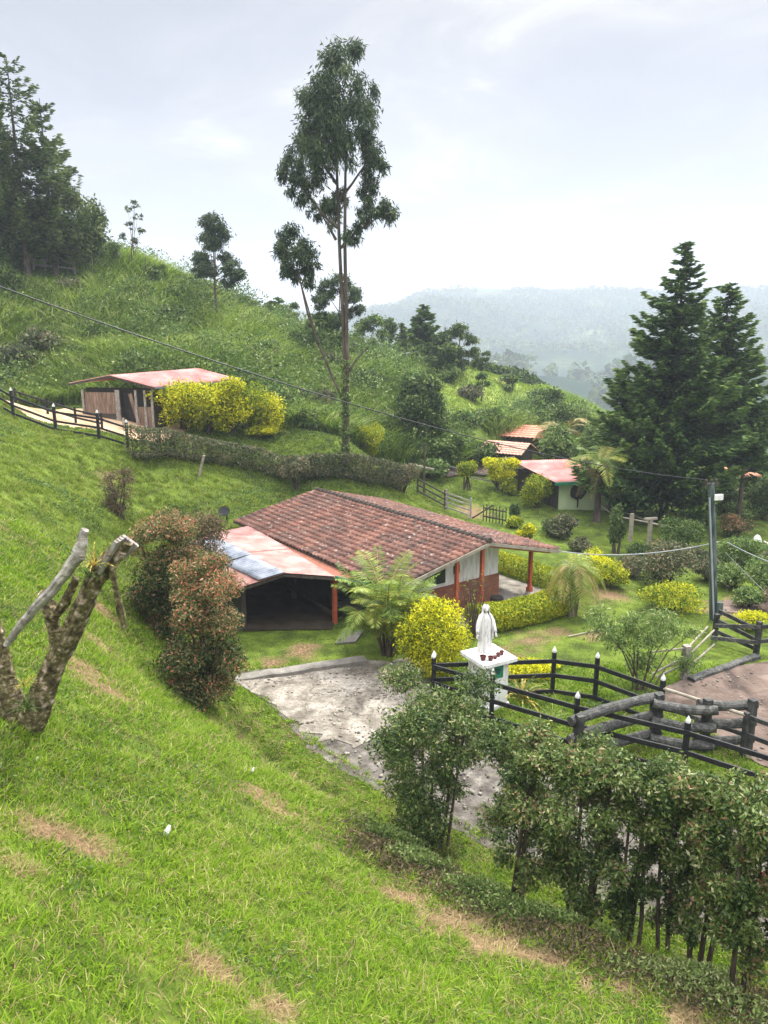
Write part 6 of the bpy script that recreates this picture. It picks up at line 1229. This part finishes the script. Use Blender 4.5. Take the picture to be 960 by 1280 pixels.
# ================================================================== far woods: thousands of crowns, one mass
rg = np.random.RandomState(5)
def woods(name, label, n, r0, r1, s0, s1, thr, leaf, mat_, amin=-38, amax=42):
    r = np.sqrt(r0**2+(r1**2-r0**2)*rg.rand(n)); a = np.radians(amin+(amax-amin)*rg.rand(n)); x = r*np.sin(a); y = r*np.cos(a); ok = fbm(x/110+2, y/110, 4) > thr; x, y, r = x[ok], y[ok], r[ok]; z = farh(x, y); k = len(x)
    hh = (s0+(s1-s0)*rg.rand(k)**2); ww = hh*(.28+.35*rg.rand(k)); m = 26
    i = np.repeat(np.arange(k), m); d = rdir(rg, k*m); d[:,2] = d[:,2]; C = np.stack([x,y,z+hh*.58],-1)[i]+d*np.stack([ww,ww,hh*.45],-1)[i]*(.55+.45*rg.rand(k*m))[:,None]
    V, F = leaves(rg, C, d, hh[i]*.34, .8, 0); V = V
    tag(mk(name, V, F, MAT[leaf], rnd=np.clip(np.repeat(rg.rand(k),m)*.6+.4*rg.rand(k*m),0,1)), label, 'woods', kind='stuff')
woods('far_woods', 'hazy patches of tall trees on the valley floor and middle hill', 3800, 330, 720, 7, 19, .0, 'dark_leaf', None)
woods('mountain_forest', 'forest covering the hazy mountain ridge', 15000, 900, 1620, 4.5, 10, -.12, 'dark_leaf', None)

# ================================================================== dead tree with bromeliads on the near slope
b = gp(22,905); t = thing('dead_tree', 'broken mossy dead tree with forked limbs at the left of the slope', 'dead tree', b)
def D3(u, v, d=0): return atY(u, v, b[1]+d)
m_ = MB(); sc_ = px(b)
def limb(pts, rad, seed): 
    P = [D3(*p) for p in pts]; ti = np.linspace(0, len(P)-1, len(P)*9); P2 = np.stack([np.interp(ti, range(len(P)), [q[k] for q in P]) for k in range(3)],-1); r2 = np.interp(ti, range(len(P)), rad)*sc_; r2 = r2*(1+.05*np.sin(ti*2.3+seed)); m_.tube(P2+np.random.RandomState(seed).normal(size=P2.shape)*.004, r2*.68, 26, seed=seed, knob=.42)
limb([(20,925),(45,885),(65,840),(82,805),(105,755),(118,725),(130,708),(158,676)], [30,24,21,19,17,15,15,14], 1)
limb([(18,925),(14,880),(6,840),(-6,800),(-20,760)], [26,20,17,16,15], 2)
limb([(72,815,.1),(68,785,.1),(62,760,.1),(52,740,.1)], [16,12,11,7], 3)
limb([(66,772,.05),(82,752,.05),(95,722,.05)], [9,8,6], 4)
m_.build('trunk', MAT['mossy_bark'], t)
m_ = MB()
for k in range(9):
    a = D3(124+k*1.6,716-k*.6,.035*(k-4)); e_ = D3(146+k*3.2,670+abs(k-3)*2.2,.05*(k-4)); m_.beam(a, e_, .07, .05)
m_.build('splintered_top', MAT['grey_wood'], t)
m_ = MB(); P = [D3(152,690,-.1), D3(140,712,-.1), D3(145,740,-.12), D3(151,765,-.1), D3(156,785,-.1)]; m_.tube(P, np.array([5,4,3.5,5,3.5])*sc_, 8, wob=.4, seed=4); m_.build('hanging_branch', MAT['mossy_bark'], t)
m_ = MB(); P = [D3(8,806,-.25), D3(40,764,-.25), D3(76,724,-.22), D3(100,692,-.2), D3(106,662,-.2)]; ti = np.linspace(0,4,24); P2 = np.stack([np.interp(ti, range(5), [q[k] for q in P]) for k in range(3)],-1)
m_.tube(P2+np.random.RandomState(9).normal(size=P2.shape)*.006, np.interp(ti,[0,1,2,3,4],[4,5.2,6.2,8.2,4])*sc_, 16, knob=.3, seed=5); tag(m_.build('grey_log', MAT['grey_wood']), 'bare silvery grey log leaning across the forks of the dead tree', 'log')
spiky('orange yellow bromeliad growing in the upper fork of the dead tree', D3(118,708,-.2), 42, .36, 'bromeliad_leaf', 31, .014, 'bromeliad')
spiky('dark green bromeliad hanging under the upper fork of the dead tree', D3(112,722,-.22), 34, .28, 'dark_leaf', 32, .014, 'bromeliad')
spiky('small yellowish bromeliad in the lowest fork of the dead tree', D3(30,858,-.2), 26, .24, 'bromeliad_leaf', 33, .012, 'bromeliad')
spiky('silvery dark bromeliad at the foot of the dead tree', D3(34,888,-.25), 40, .3, 'bush_leaf', 34, .014, 'bromeliad')
